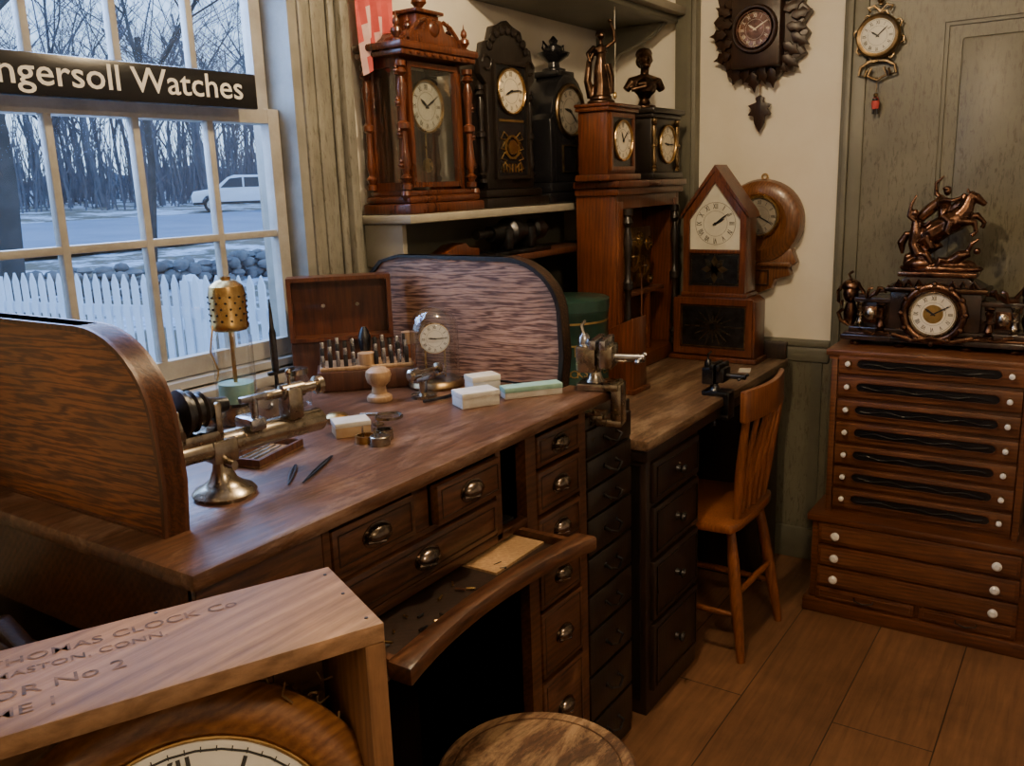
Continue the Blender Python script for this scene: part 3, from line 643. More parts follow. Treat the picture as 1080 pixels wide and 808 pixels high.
# ------------------------------------------------------------------ round clock on back wall
b=B("round_drop_clock",face((XB-.002,1.105,1.33),'-X'))
b.rev([(0,0),(.155,0),(.158,.03),(.150,.055),(.13,.068),(.105,.07),(.09,.06),(.0,.055)],(0,0,0),wallclockw,'Z',48)
b.ring((0,.02,0),.068,.082,.055,.078,brass,'Z',40,round_=True); b.dial((0,.02,.058),.068,dialgrey,8,20,None)
b.prism([(-.12,-.10),(.12,-.10),(.14,-.15),(.11,-.17),(.12,-.20),(.06,-.215),(.05,-.25),(0,-.27),(-.05,-.25),(-.06,-.215),(-.12,-.20),(-.11,-.17),(-.14,-.15)],'Z',0,.05,wallclockw,.005)
b.box(-.125,.125,-.165,-.15,0,.07,wallclockw,.004)
b.rframe(-.04,.04,-.24,-.18,.006,.05,.056,darkcarv)
b.ring((0,.165,0),.008,.013,.0,.01,brass,'Z',16)
b.done()
# ------------------------------------------------------------------ carved cuckoo clock
b=B("carved_cuckoo_clock",face((XB-.002,1.125,1.84),'-X'))
random.seed(3)
ol=[(-.06,0),(-.03,-.01),(0,.005),(.03,-.01),(.06,0),(.085,.03),(.12,.02),(.13,.06),(.165,.08),(.145,.11),(.175,.15),(.15,.18),(.18,.22),(.15,.25),(.165,.30),(.12,.31),(.10,.36),(.05,.36),(0,.43),(-.05,.36),(-.10,.36),(-.12,.31),(-.165,.30),(-.15,.25),(-.18,.22),(-.15,.18),(-.175,.15),(-.145,.11),(-.165,.08),(-.13,.06),(-.12,.02),(-.085,.03)]
b.prism(ol,'Z',.0,.045,darkcarv,.004); b.box(-.09,.09,.04,.30,.0,.10,darkcarv,.01)
for k in range(26):
    a=2*pi*k/26; R_=.125+.02*(k%2); x=R_*math.cos(a)*1.0; y=.17+R_*1.15*math.sin(a)
    X=T(x,y,.05)@Rm(math.degrees(a)-90+random.uniform(-20,20),'Z')@Rm(-14,'X')
    b.prism([(0,-.03),(.018,-.012),(.013,.004),(.022,.016),(.008,.026),(0,.048),(-.008,.026),(-.022,.016),(-.013,.004),(-.018,-.012)],'Z',0,.012,darkcarv,.003,X)
b.ring((0,.17,.09),.066,.084,0,.03,darkcarv,'Z',32,round_=True); b.ring((0,.17,.10),.058,.066,0,.018,bronze,'Z',32,round_=True); b.dial((0,.17,.10),.06,bronze,10,10,None,ink=cream)
b.tube([(0,.01,.03),(0,-.06,.03)],.002,bronzed)
b.prism([(0,-.05),(.018,-.06),(.012,-.075),(.045,-.085),(.03,-.10),(.045,-.12),(.022,-.125),(.02,-.15),(0,-.185),(-.02,-.15),(-.022,-.125),(-.045,-.12),(-.03,-.10),(-.045,-.085),(-.012,-.075),(-.018,-.06)],'Z',.02,.035,darkcarv,.004)
b.tube([(0,-.055,.037),(0,-.175,.037)],[.004,.001],darkcarv,6)
b.done()
# ------------------------------------------------------------------ small ornate clock on door
b=B("ornate_hanging_clock",face((XB-.033,.715,1.945),'-X'))
b.rev([(0,0),(.068,0),(.072,.03),(.066,.04),(.056,.036),(0,.034)],(0,0,0),abrass,'Z',36); b.dial((0,0,.034),.055,dialw,10,8,None)
for k in range(8):
    a=math.radians(k*45+22); b.tube([(.07*math.cos(a),.07*math.sin(a),.012),(.083*math.cos(a+.15),.083*math.sin(a+.15),.014),(.080*math.cos(a+.3),.080*math.sin(a+.3),.014),(.07*math.cos(a+.35),.07*math.sin(a+.35),.012)],.0035,abrass,6)
for sx in(-1,1):
    b.tube([(0,-.075,.01),(sx*.03,-.08,.012),(sx*.055,-.095,.012),(sx*.06,-.12,.012),(sx*.04,-.125,.012),(sx*.035,-.105,.012)],.0055,abrass,6)
    b.tube([(0,.08,.01),(sx*.02,.10,.012),(sx*.04,.095,.012),(sx*.03,.08,.012)],.004,abrass,6)
    b.tube([(0,-.14,.01),(sx*.03,-.125,.012),(sx*.02,-.10,.012)],.005,abrass,6)
b.rev(finial(.012,.04),(0,.10,.012),abrass,'Y',12)
b.tube([(0,-.13,.012),(0,-.18,.012)],.0015,abrass); b.ball((0,-.19,.014),(.008,.008,.008),abrass,10)
b.tube([(0,-.198,.014),(0,-.215,.014),(0,-.235,.014)],[.008,.014,.011],redm,10); b.ball((0,-.205,.018),(.010,.007,.010),iron,10)
for sx in (-1,1): b.tube([(sx*.005,-.23,.014),(sx*.007,-.252,.014)],.004,iron,6)
b.done()
# ------------------------------------------------------------------ spool cabinet
b=B("spool_cabinet")
Y0,Y1=.15,.735
b.box(3.0,3.34,Y0,Y1,.355,.905,cabw,.004); b.box(2.985,3.343,Y0-.02,Y1+.02,.905,.928,cabw,.006); b.box(2.99,3.34,Y0-.01,Y1+.01,.895,.905,cabw)
for i in range(7):
    z=.885-.0783*i; z0,z1=z-.036,z+.034
    b.box(2.986,3.002,Y0+.022,Y1-.022,z0,z1-.004,cabw,.004)
    yc=(Y0+Y1)/2; hw=.195
    cap=[(yc+hw+.018*math.cos(t),z+.018*math.sin(t)) for t in [math.radians(-90+180*k/8) for k in range(9)]]+[(yc-hw-.018*math.cos(t),z-.018*math.sin(t)) for t in [math.radians(-90+180*k/8) for k in range(9)]]
    cin=[(yc+(p[0]-yc)*.985,z+(p[1]-z)*.8) for p in cap]
    b.frame(cap,cin,'X',2.981,2.990,cabw2); b.prism(cin,'X',2.9845,2.9895,black)
    pts=[(2.9848,yc+.19-.38*t/24,z+.004*math.sin(t*.9+i*1.7)-.002) for t in range(25)]
    b.tube(pts,[.006+.002*math.sin(t*.7+i) for t in range(25)],ribbon,6,None,.25)
    for yy in (Y0+.055,Y1-.055):
        b.rev([(.004,0),(.004,-.008),(.0085,-.011),(.0085,-.018),(.004,-.021)],(2.986,yy,z),knobw,'X',14); b.cyl((2.986,yy,z),.010,-.002,0,abrass,'X',14)
for yy in (Y0+.01,Y1-.01): b.box(2.985,3.0,yy-.010,yy+.010,.355,.895,cabw,.003)
b.box(2.945,3.34,Y0-.045,Y1+.03,.05,.335,cabw2,.004); b.box(2.93,3.343,Y0-.06,Y1+.045,.335,.36,cabw2,.006); b.box(2.925,3.343,Y0-.065,Y1+.05,.0,.05,cabw2,.006)
for z in (.298,.218,.140):
    b.box(2.932,2.947,Y0-.02,Y1+.005,z-.037,z+.035,cabw2,.004); b.box(2.9305,2.933,Y0-.008,Y1-.007,z-.024,z+.022,cabw)
    for yy in (Y0+.045,Y1-.055): b.rev([(.006,0),(.006,-.01),(.0135,-.014),(.0145,-.021),(.008,-.027)],(2.931,yy,z),knobw,'X',16)
for a,c_ in ((Y0-.02,(Y0+Y1)/2-.035),((Y0+Y1)/2-.02,Y1+.005)):
    b.box(2.932,2.947,a,c_,.055,.098,cabw2,.003); b.rframe(a+.012,c_-.012,.064,.089,.003,2.929,2.932,cabw,'X')
    yc=(a+c_)/2; b.tube([(2.932,yc-.03,.08),(2.922,yc-.03,.076),(2.918,yc,.07),(2.922,yc+.03,.076),(2.932,yc+.03,.08)],.0022,iron,6)
b.done()
# ------------------------------------------------------------------ ornate mantel clock
b=B("ornate_mantel_clock",face((3.23,.45,.929),'-X'))
for sx in(-1,1):
    for x in (.24,.10): b.rev([(.018,0),(.022,.008),(.014,.018)],(sx*x,0,.12),bronze,'Y',14); b.rev([(.018,0),(.022,.008),(.014,.018)],(sx*x,0,.03),bronze,'Y',14)
b.box(-.285,.285,.018,.036,0,.15,marble,.004); b.box(-.275,.275,.036,.043,.005,.145,bronze,.002); b.box(-.262,.262,.043,.062,.01,.14,marble,.004)
b.box(-.24,.24,.062,.145,.02,.12,marble,.003); b.box(-.25,.25,.145,.16,.015,.13,marble,.003)
b.box(-.135,.135,.062,.185,.02,.14,marble,.004); b.box(-.15,.15,.185,.20,.01,.15,bronzed,.003)
b.prism([(-.14,.2),(.14,.2),(.10,.225),(.09,.235),(-.09,.235),(-.10,.225)],'Z',.02,.14,marble,.003); b.box(-.115,.115,.235,.25,.015,.145,bronze,.003)
b.ring((0,.118,.14),.074,.100,0,.022,bronze,'Z',40,round_=True); b.rev([(0,0),(.076,0),(.076,.012),(0,.012)],(0,.118,.138),nickel,'Z',36)
b.ring((0,.118,.15),.066,.074,0,.01,nickel,'Z',36,round_=True)
b.dial((0,.118,.15),.066,cream,10,10,None,z=.002,ns=.2); b.rev([(0,0),(.030,0),(.030,.0005),(0,.0006)],(0,.118,.1525),gold,'Z',24)
for k in range(12):
    a=math.radians(k*30); b.ball((.096*math.cos(a),.118+.096*math.sin(a),.158),(.010,.010,.007),bronze,8)
for sx in(-1,1):
    b.rev(turned(.095,.015),(sx*.160,.05,.140),bronze,'Y',14); b.rev(turned(.085,.012),(sx*.228,.062,.130),nickel,'Y',12)
    b.box(sx*.175,sx*.22,.075,.13,.119,.124,bronze,.002); b.ball((sx*.197,.105,.128),(.018,.022,.010),nickel,10)
    cx=sx*.268
    b.ball((cx,.168,.10),(.026,.033,.028),bronze,14); b.ball((cx,.192,.092),(.033,.026,.032),bronze,12); b.ball((cx,.163,.128),(.004,.006,.005),bronze,8)
    b.tube([(cx,.14,.09),(cx,.10,.085),(cx+sx*.004,.06,.09)],[.014,.026,.016],bronze,12)
    for q in (-1,1): b.tube([(cx+q*.022,.20,.1),(cx+q*.042,.175,.1),(cx+q*.040,.14,.1),(cx+q*.026,.125,.1),(cx+q*.028,.145,.1)],.0065,bronze,6)
    b.tube([(cx,.06,.10),(cx+sx*.028,.075,.10),(cx+sx*.038,.10,.10),(cx+sx*.022,.115,.10)],.007,bronze,7)
    b.tube([(cx,.215,.095),(cx-.01,.232,.095),(cx+.004,.244,.095)],.005,bronze,6)
    for k in range(4): b.tube([(sx*(.10+.03*k),.195,.14),(sx*(.11+.03*k),.210-.006*k,.145),(sx*(.12+.03*k),.19-.01*k,.14)],.005,bronze,6)
    b.tube([(sx*.155,.19,.13),(sx*.18,.180,.13),(sx*.20,.165,.13),(sx*.235,.165,.12)],.008,bronze,7)
    for k in range(3): b.tube([(sx*(.04+.03*k),.205,.142),(sx*(.05+.03*k),.225,.15),(sx*(.06+.03*k),.205,.142)],.004,bronze,6)
b.tube([(-.12,.045,.15),(-.06,.03,.155),(0,.04,.16),(.06,.03,.155),(.12,.045,.15)],.007,bronze,7)
for sx in (-1,1): b.tube([(sx*.13,.05,.145),(sx*.18,.04,.15),(sx*.23,.055,.145)],.006,bronze,6)
b.done()
b=B("horse_and_rider_statue",face((3.165,.45,1.180),'-X')@S(1.1,1.03,1.1))
m=bronze
def bt(p,r): b.tube(p,[x*1.12 for x in r],m,10)
b.ball((0,.006,.0),(.115,.022,.045),m,20); b.ball((-.05,.02,.01),(.05,.025,.035),m,14); b.ball((.05,.018,.0),(.045,.02,.03),m,14)
bt([(-.055,.10,0),(-.03,.115,0),(.0,.135,0),(.03,.155,0),(.045,.165,0)],[.026,.033,.030,.032,.026])
bt([(.035,.165,0),(.055,.19,0),(.062,.215,0),(.066,.228,0)],[.026,.021,.016,.013])
bt([(.060,.232,0),(.080,.222,0),(.100,.205,0),(.106,.200,0)],[.013,.013,.008,.007])
bt([(.058,.238,.005),(.056,.252,.006)],[.004,.002]); bt([(.058,.238,-.005),(.056,.252,-.006)],[.004,.002])
bt([(.052,.235,0),(.040,.215,0),(.026,.195,0),(.012,.18,0)],[.006,.010,.010,.006])
for z_,dx in ((.014,0),(-.014,.018)):
    bt([(-.05,.10,z_),(-.032+dx,.072,z_),(-.062+dx,.048,z_),(-.048+dx,.022,z_),(-.040+dx,.014,z_)],[.024,.015,.009,.0065,.009])
bt([(.045,.15,.014),(.082,.150,.016),(.088,.120,.016),(.076,.108,.016)],[.015,.010,.006,.007])
bt([(.045,.155,-.014),(.085,.168,-.016),(.105,.145,-.016),(.098,.130,-.016)],[.015,.010,.006,.007])
bt([(-.075,.115,0),(-.098,.112,0),(-.112,.085,0),(-.108,.05,0)],[.008,.011,.012,.004])
bt([(.0,.165,0),(-.004,.19,0),(-.002,.215,.0),(.0,.225,0)],[.016,.013,.018,.010]); b.ball((.004,.243,.0),(.011,.014,.011),m,12); b.ball((.002,.252,0),(.013,.008,.012),m,10)
for z_ in(.014,-.014): bt([(.0,.168,z_),(.022,.150,z_*2.2),(.012,.120,z_*2.4),(.022,.112,z_*2.4)],[.012,.010,.007,.005])
bt([(.0,.218,.014),(.022,.215,.026),(.045,.225,.018)],[.008,.006,.005]); bt([(-.002,.218,-.014),(-.028,.235,-.018),(-.030,.268,-.016),(-.010,.29,-.014)],[.008,.006,.005,.003])
bt([(-.01,.22,-.012),(-.04,.19,-.014),(-.068,.16,-.012),(-.075,.14,-.01)],[.012,.016,.014,.005])
bt([(-.06,.05,.02),(-.075,.085,.02),(-.07,.12,.018),(-.072,.15,.016)],[.018,.014,.016,.012]); b.ball((-.076,.178,.016),(.011,.014,.011),m,12); bt([(-.072,.155,.016),(-.076,.168,.016)],[.006,.006])
bt([(-.07,.15,.02),(-.092,.17,.022),(-.088,.205,.02),(-.075,.235,.018)],[.008,.006,.005,.003]); bt([(-.068,.15,.01),(-.045,.14,.028),(-.03,.155,.03)],[.008,.006,.005])
bt([(-.06,.055,.02),(-.035,.05,.034),(-.02,.022,.034)],[.013,.010,.007]); bt([(-.062,.055,.01),(-.09,.04,.02),(-.095,.015,.02)],[.013,.010,.007])
bt([(.03,.03,.02),(.055,.05,.022),(.078,.055,.02)],[.016,.016,.010]); b.ball((.095,.062,.02),(.011,.012,.011),m,10); bt([(.068,.055,.02),(.08,.085,.024),(.098,.10,.02)],[.007,.006,.004]); bt([(.03,.03,.02),(.0,.035,.036),(-.005,.012,.036)],[.012,.009,.007])
o=b.done(remesh=.0026)
# ------------------------------------------------------------------ sign, cloth
b=B("advertising_sign")
b.box(.84,1.50,YW-.034,YW-.018,1.695,1.775,black,.003); b.text("Ingersoll Watches",face((1.165,YW-.0345,1.738))@S(1.12,1,1),.072,white,.008); b.done()
b=B("hanging_cloth")
n=14; V=[];F=[]
for j in range(9):
    for i in range(n):
        t=i/(n-1); z=2.12-.30*j/8+ .03*t; V.append((1.82+.13*t*(1-.2*j/8)+.02*j/8,1.685+.014*math.sin(t*16+j*.3),z-.05*abs(t-.5)*(j/8)))
for j in range(8):
    for i in range(n-1): F.append((j*n+i,j*n+i+1,(j+1)*n+i+1,(j+1)*n+i))
for k,f_ in enumerate(F): b.add([V[i] for i in f_],[(0,1,2,3)],pinkm if ((k%13)+(k//13))%6 in (0,1) else redm)
b.tube([(1.80,1.69,2.13),(1.96,1.69,2.16)],.005,blackw); b.done(ang=80)
# ------------------------------------------------------------------ watchmaker's lathe
b=B("watchmaker_lathe"); fx,fy=.868,1.165
b.rev([(.0,0),(.050,0),(.052,.006),(.047,.012),(.034,.018),(.022,.028),(.016,.045),(.014,.06),(.018,.066),(.018,.075)],(fx,fy,1.0205),nickel,'Z',36)
X=T(fx,fy,1.105)@Rm(-8,'Z')@S(1.0,1.35,1.35); b.M=X
b.rev([(.012,-.085),(.0145,-.08),(.0145,.195),(.012,.20)],(0,0,0),nickel,'X',24); b.box(-.085,.195,-.005,.005,.008,.0155,nickel,.001)
b.box(-.022,.022,-.016,.016,-.02,.010,nickel,.004)
b.rev([(.006,-.012),(.006,.012)],(0,-.018,-.02),nickel,'Y',12)
for x0 in (-.075,-.012): b.box(x0,x0+.013,-.014,.014,.010,.055,nickel,.004)
b.box(-.075,.0,-.014,.014,.008,.022,nickel,.003)
b.rev([(.004,-.125),(.012,-.122),(.012,-.10),(.008,-.098),(.008,-.076),(.028,-.062),(.028,-.056),(.022,-.053),(.022,-.046),(.025,-.042),(.019,-.038),(.019,-.03),(.022,-.026),(.013,-.014),(.010,.002),(.009,.018),(.005,.022)],(0,0,.048),iron,'X',28)
b.rev([(.026,-.112),(.028,-.108),(.028,-.102),(.022,-.098)],(0,0,.048),iron,'X',24)
b.box(.045,.075,-.02,.02,.010,.026,steel,.004); b.cyl((.06,-.010,0),.006,.02,.05,steel); b.box(.035,.085,-.014,-.006,.046,.054,steel,.002)
b.box(.125,.155,-.014,.014,.010,.052,nickel,.005)
b.rev([(.002,.085),(.006,.092),(.006,.120),(.010,.122),(.010,.165),(.007,.167),(.007,.19),(.012,.193),(.012,.203),(.004,.206)],(0,0,.046),nickel,'X',22)
b.cyl((.14,0,.0),.003,.05,.068,nickel); b.ball((.14,0,.070),.005,nickel,10)
b.done()
b=B("grinding_wheel_set",T(1.12,1.34,1.0205)); b.cyl((0,0,0),.006,0,.07,steel)
b.rev([(0,0),(.03,0),(.034,.004),(.03,.008),(0,.008)],(0,0,.0),nickel,'Z',28); X=T(0,0,.075)@Rm(-62,'Y')@Rm(20,'X'); b.rev([(0,-.004),(.035,-.004),(.035,.004),(.012,.005),(.012,.012),(0,.012)],(0,0,0),steel,'Z',32,X); b.done()
b=B("alcohol_lamp",T(1.19,1.52,1.0205)@S(1.08,1.08,1.03))
b.rev([(0,0),(.040,0),(.043,.005),(.043,.02),(.038,.03),(.038,.04)],(0,0,0),nickel,'Z',28)
b.rev([(.036,.04),(.039,.05),(.039,.18),(.030,.20)],(0,0,0),fglass,'Z',28); b.rev([(.0,.045),(.034,.046),(.034,.085),(0,.086)],(0,0,0),mint,'Z',24); b.cyl((0,0,0),.004,.085,.2,brass)
b.rev([(.031,.195),(.036,.20),(.037,.205),(.035,.21),(.035,.27),(.032,.285),(.02,.295),(.012,.298)],(0,0,0),brass,'Z',28)
for j in range(5):
    for k in range(12):
        a=2*pi*(k+.5*(j%2))/12; b.ball((.0352*math.cos(a),.0352*math.sin(a),.217+.012*j),(.0028,.0028,.0028),iron,6)
b.ring((0,0,0),.006,.010,.298,.304,brass,'Z',14)
b.tube([(-.04,0,.21),(-.055,-.005,.16),(-.045,-.01,.12),(-.05,-.01,.10)],.0018,brass,5)
b.done()
b=B("screwdriver_stand",T(1.245,1.455,1.0205)); b.rev([(0,0),(.03,0),(.03,.006),(.006,.012),(.004,.10),(.0075,.11),(.0075,.19),(.005,.2),(.003,.24),(.001,.262)],(0,0,0),iron,'Z',16); b.box(-.02,.05,-.005,.005,.10,.108,iron,.002); b.done()
b=B("glass_jar",T(1.36,1.52,1.0205)); b.rev([(.0,0),(.028,.0),(.030,.004),(.030,.055),(.024,.065),(.024,.075)],(0,0,0),fglass,'Z',24); b.rev([(.026,.072),(.026,.085),(0,.087)],(0,0,0),nickel,'Z',24); b.done()
b=B("tool_tray",T(1.045,1.275,1.0205)@Rm(14,'Z')); b.box(-.07,.07,-.04,.04,0,.004,palewood); b.rframe(-.07,.07,-.04,.04,.006,.0,.016,boxw)
for k in range(4): b.tube([(-.05,-.025+.015*k,.008),(.045,-.02+.013*k,.008)],[.003,.0015],steel,6)
b.done()
for nm,p,q in (("tweezers",(.95,1.105),(1.03,1.175)),("tweezers",(.968,1.09),(1.10,1.155))):
    b=B(nm); d=Vector((q[0]-p[0],q[1]-p[1],0)); nn=Vector((-d.y,d.x,0)).normalized()
    P0=Vector((*p,1.0232)); 
    for s_ in(-1,1): b.tube([P0+nn*.0006*s_,P0+d*.35+nn*.0030*s_,P0+d*.7+nn*.0034*s_,P0+d+nn*.001*s_],[.0009,.0022,.0024,.0015],iron,6)
    b.done()
b=B("card_box",T(1.235,1.235,1.0205)@Rm(-35,'Z')); b.box(-.035,.035,-.026,.026,0,.026,cardb,.001); b.box(-.036,.036,-.027,.027,.020,.030,paper,.001); b.done()
b=B("watch_parts_tin",T(1.205,1.13,1.0205)); b.rev([(0,0),(.02,0),(.02,.016),(.018,.018),(0,.018)],(0,0,0),nickel,'Z',24); b.ring((.032,.018,0),.014,.018,0,.02,nickel,'Z',24); b.ring((.0,.038,0),.016,.020,0,.014,brass,'Z',24)
for k in range(3):
    a=k*2.1; b.cyl((.018*math.cos(a)+.01,.018*math.sin(a)+.03,0),.002,0,.03,nickel)
b.done()
b=B("magnifying_glass",T(1.31,1.20,1.0205)); b.cyl((0,.03,0),.003,0,.025,nickel); b.ring((0,0,.02),.026,.030,0,.005,nickel,'Z',28); b.rev([(0,.0),(.026,.001),(.026,.003),(0,.006)],(0,0,.02),fglass,'Z',28); b.rev([(0,0),(.012,0),(.012,.004),(0,.004)],(0,.03,0),nickel,'Z',16); b.tube([(0,.03,.023),(-.01,.07,.02)],.003,nickel); b.done()
b=B("brass_watch_case",T(1.29,1.33,1.0205)); b.rev([(0,0),(.022,0),(.025,.006),(.025,.012),(.018,.018),(0,.02)],(0,0,0),brass,'Z',24); b.ring((0,.032,.008),.004,.007,-.002,.002,brass,'Z',12); b.rev([(0,0),(.016,0),(.018,.006),(0,.012)],(-.05,.03,0),nickel,'Z',20); b.done()
b=B("turned_wood_holder",T(1.475,1.375,1.0205)); b.rev([(0,0),(.028,0),(.030,.005),(.028,.012),(.018,.018),(.016,.035),(.026,.045),(.030,.06),(.028,.07),(.018,.078),(0,.08)],(0,0,0),palewood,'Z',28); b.done()
b=B("bench_tool",T(1.545,1.30,1.0205)); b.rev([(0,0),(.03,0),(.03,.008),(.01,.012),(.01,.04)],(0,0,0),nickel,'Z',20); b.box(-.035,.035,-.012,.012,.04,.058,steel,.004); b.rev([(.008,-.05),(.014,-.045),(.014,-.02),(.006,-.018),(.006,.05),(.013,.052),(.013,.06)],(0,0,.06),nickel,'X',18); b.tube([(-.05,-.04,.006),(.0,-.06,.006),(.06,-.065,.006)],.004,iron); b.done()
b=B("white_box",T(1.545,1.15,1.0205)@Rm(-30,'Z')); b.box(-.045,.045,-.03,.03,0,.032,paper,.001); b.box(-.046,.046,-.031,.031,.022,.034,paper,.001); b.done()
b=B("white_box",T(1.635,1.195,1.0205)@Rm(-30,'Z')); b.box(-.035,.035,-.025,.025,0,.045,paper,.001); b.box(-.036,.036,-.026,.026,.034,.047,cream,.001); b.done()
b=B("long_card_box",T(1.675,1.085,1.0205)@Rm(-38,'Z')); b.box(-.07,.07,-.02,.02,0,.022,paper,.001); b.box(-.071,.071,-.021,.021,.014,.026,mint,.001); b.done()
A=Rm(-45,'Z')
b=B("tool_rack_box",T(1.585,1.515,1.0205)@A)
b.box(-.12,.12,-.055,.055,0,.05,boxw,.004); b.box(-.113,.113,-.05,.05,.05,.060,palewood,.003)
for k in range(12):
    for j in range(3):
        if 5<=k<=6: continue
        b.box(-.110+.0185*k,-.100+.0185*k,-.046+.028*j,-.040+.028*j,.055,.090+.012*j+.005*(k%3),iron if (k+j)%2 else steel,.002)
b.cyl((-.0,-.03,0),.021,.06,.088,palewood,'Z',20); b.rev([(.012,.088),(.014,.10),(.016,.125),(.010,.14),(.006,.148)],(0,-.0,0),iron,'Z',16)
b.done()
b=B("open_wooden_box",T(1.615,1.62,1.0205)@A@S(1.08,1,1))
b.box(-.12,.12,-.008,.045,0,.105,boxw,.003)
b.rframe(-.12,.12,.105,.268,.010,-.02,.045,redwood,'Y'); b.box(-.115,.115,.035,.044,.11,.26,redwood)
for x in(-.04,.04): b.cyl((x,.034,.19),.005,-.003,0,nickel,'Y',10)
b.done()
b=B("amber_vial",T(1.68,1.455,1.0205)); b.rev([(0,0),(.017,0),(.017,.10),(.017,.105)],(0,0,0),amber,'Z',20); b.rev([(.0175,.095),(.0175,.125),(0,.127)],(0,0,0),palewood,'Z',20); b.done()
b=B("dome_clock",T(1.655,1.35,1.0205)@S(1.08))
b.rev([(0,0),(.062,0),(.064,.006),(.060,.014),(.054,.018),(0,.02)],(0,0,0),abrass,'Z',36)
prof=[(.055,.018),(.055,.13)]+[(.055*math.cos(math.radians(a)),.13+.055*math.sin(math.radians(a))) for a in range(10,91,10)]
b.rev(prof,(0,0,0),fglass,'Z',32)
for x in(-.022,.022): b.cyl((x*.7,-x*.7,0),.0025,.02,.11,brass)
b.rev([(0,0),(.022,0),(.022,.006),(.004,.010),(.004,.02)],(0,0,.028),brass,'Z',20)
b.M=face((1.655-.005,1.35-.005,1.14),'-Y',-42); b.rev([(0,-.018),(.038,-.018),(.038,.002),(0,.003)],(0,0,0),brass,'Z',28); b.dial((0,0,.003),.036,white,9,15,None,z=.001); b.done()
def vise(nm,X,m1,m2,s=1):
    b=B(nm,X@S(s))
    b.box(-.025,.025,-.02,.03,-.06,-.048,m1,.003); b.box(-.025,.025,-.055,-.035,-.06,.012,m1,.003); b.box(-.025,.025,-.055,.03,-.07,-.055,m1,.003); b.cyl((0,0,0),.006,-.10,-.045,m1); b.tube([(-.03,0,-.095),(.03,0,-.095)],.003,m1)
    b.box(-.03,.03,-.05,.03,.0,.014,m1,.004); b.rev([(.02,.014),(.014,.022),(.012,.032),(.018,.038)],(0,0,0),m1,'Z',18)
    b.box(-.03,.03,-.008,.030,.034,.085,m1,.005); b.box(-.03,.03,-.040,-.014,.042,.085,m1,.005); b.box(-.042,.042,-.012,.002,.080,.098,m2,.003); b.box(-.042,.042,-.03,-.018,.080,.098,m2,.003)
    b.cyl((0,0,.060),.008,-.095,.03,m2,'Y',14); b.tube([(-.035,-.088,.060),(.035,-.088,.060)],.003,m2); b.ball((-.035,-.088,.060),.0055,m2,8); b.ball((.035,-.088,.060),.0055,m2,8)
    b.rev([(.012,0),(.012,.012),(.006,.02)],(0,.02,.085),m2,'Z',12); b.tube([(0,.02,.10),(.02,.03,.115),(.045,.03,.12)],.0035,m2)
    b.done()
vise("bench_vise",T(1.80,.985,1.021)@Rm(15,'Z'),nickel,steel,1.25)
vise("bench_vise",T(2.60,.995,.831)@Rm(0,'Z'),iron,iron,1.05)
b=B("paper_note",T(2.98,1.03,.8305)@Rm(15,'Z')); b.box(-.035,.035,-.02,.02,0,.001,paper); b.done()
# ------------------------------------------------------------------ exterior
def gz(x,y): return max(0,(y-10))*.03
b=B("lawn")
V=[];F=[];nx,ny=40,50
for j in range(ny+1):
    y=1.95+118*(j/ny)**1.6
    for i in range(nx+1):
        x=-20+120*i/nx; V.append((x,y,gz(x,y)-.05+.05*math.sin(x*.7)*math.cos(y*.5)*min(1,y/10)))
for j in range(ny):
    for i in range(nx): a=j*(nx+1)+i; F.append((a,a+1,a+nx+2,a+nx+1))
m,nt,N,L,bs=newmat("lawn_snow"); v=coords(N,L); n=noise(N,L,v,.45,6,.7); r=ramp(N,[(.0,(.12,.12,.065)),(.48,(.20,.15,.095)),(.55,(.66,.71,.80))]); L.new(n,r.inputs[0])
n2=noise(N,L,v,6,5,.7); r2=ramp(N,[(.3,(.6,.55,.5)),(.7,(1.2,1.2,1.2))]); L.new(n2,r2.inputs[0]); L.new(mixc(N,L,1,r.outputs[0],r2.outputs[0],'MULTIPLY'),bs.inputs["Base Color"]); bs.inputs["Roughness"].default_value=.9
b.add(V,F,m); b.done()
road=paint("asphalt_wet",(.24,.29,.37),(.17,.21,.28),.5,.5,.05)
b=B("road"); V=[(-20,19,.31),(100,21,.37),(100,36,.82),(-20,31,.67)]; b.add(V,[(0,1,2,3)],road); b.done()
b=B("stone_wall"); random.seed(21)
for i in range(420):
    x=random.uniform(5.2,15); y=12.6+random.uniform(-.3,.3); z=random.uniform(0,.42); b.ball((x,y,z+.06),(random.uniform(.08,.18),random.uniform(.08,.14),random.uniform(.05,.10)),stone,8)
b.done(ang=60)
b=B("picket_fence"); p0=Vector((3.75,2.9,0)); d=Vector((-.175,.985,0)).normalized(); nrm=Vector((d.y,-d.x,0)); Lf=7.5
M=Matrix(((d.x,nrm.x,0,p0.x),(d.y,nrm.y,0,p0.y),(0,0,1,0),(0,0,0,1))); b.M=M
k=0
while k*.085<Lf:
    x=k*.085; b.prism([(x,-.04),(x+.048,-.04),(x+.048,.96),(x+.024,1.02),(x,.96)],'Y',0,.016,fencew); k+=1
for z in(.25,.78): b.box(0,Lf,.016,.05,z-.035,z+.035,fencew)
for k in range(5): b.box(k*1.85,k*1.85+.10,.02,.12,-.05,.98,fencew); b.rev([(.07,0),(.04,.03),(.0,.04)],(k*1.85+.05,.07,.98),fencew,'Z',4)
b.done()
cx,cy=28.2,34.0
b=B("parked_suv_car",T(cx,cy,.70)@Rm(-38,'Z')@S(.98))
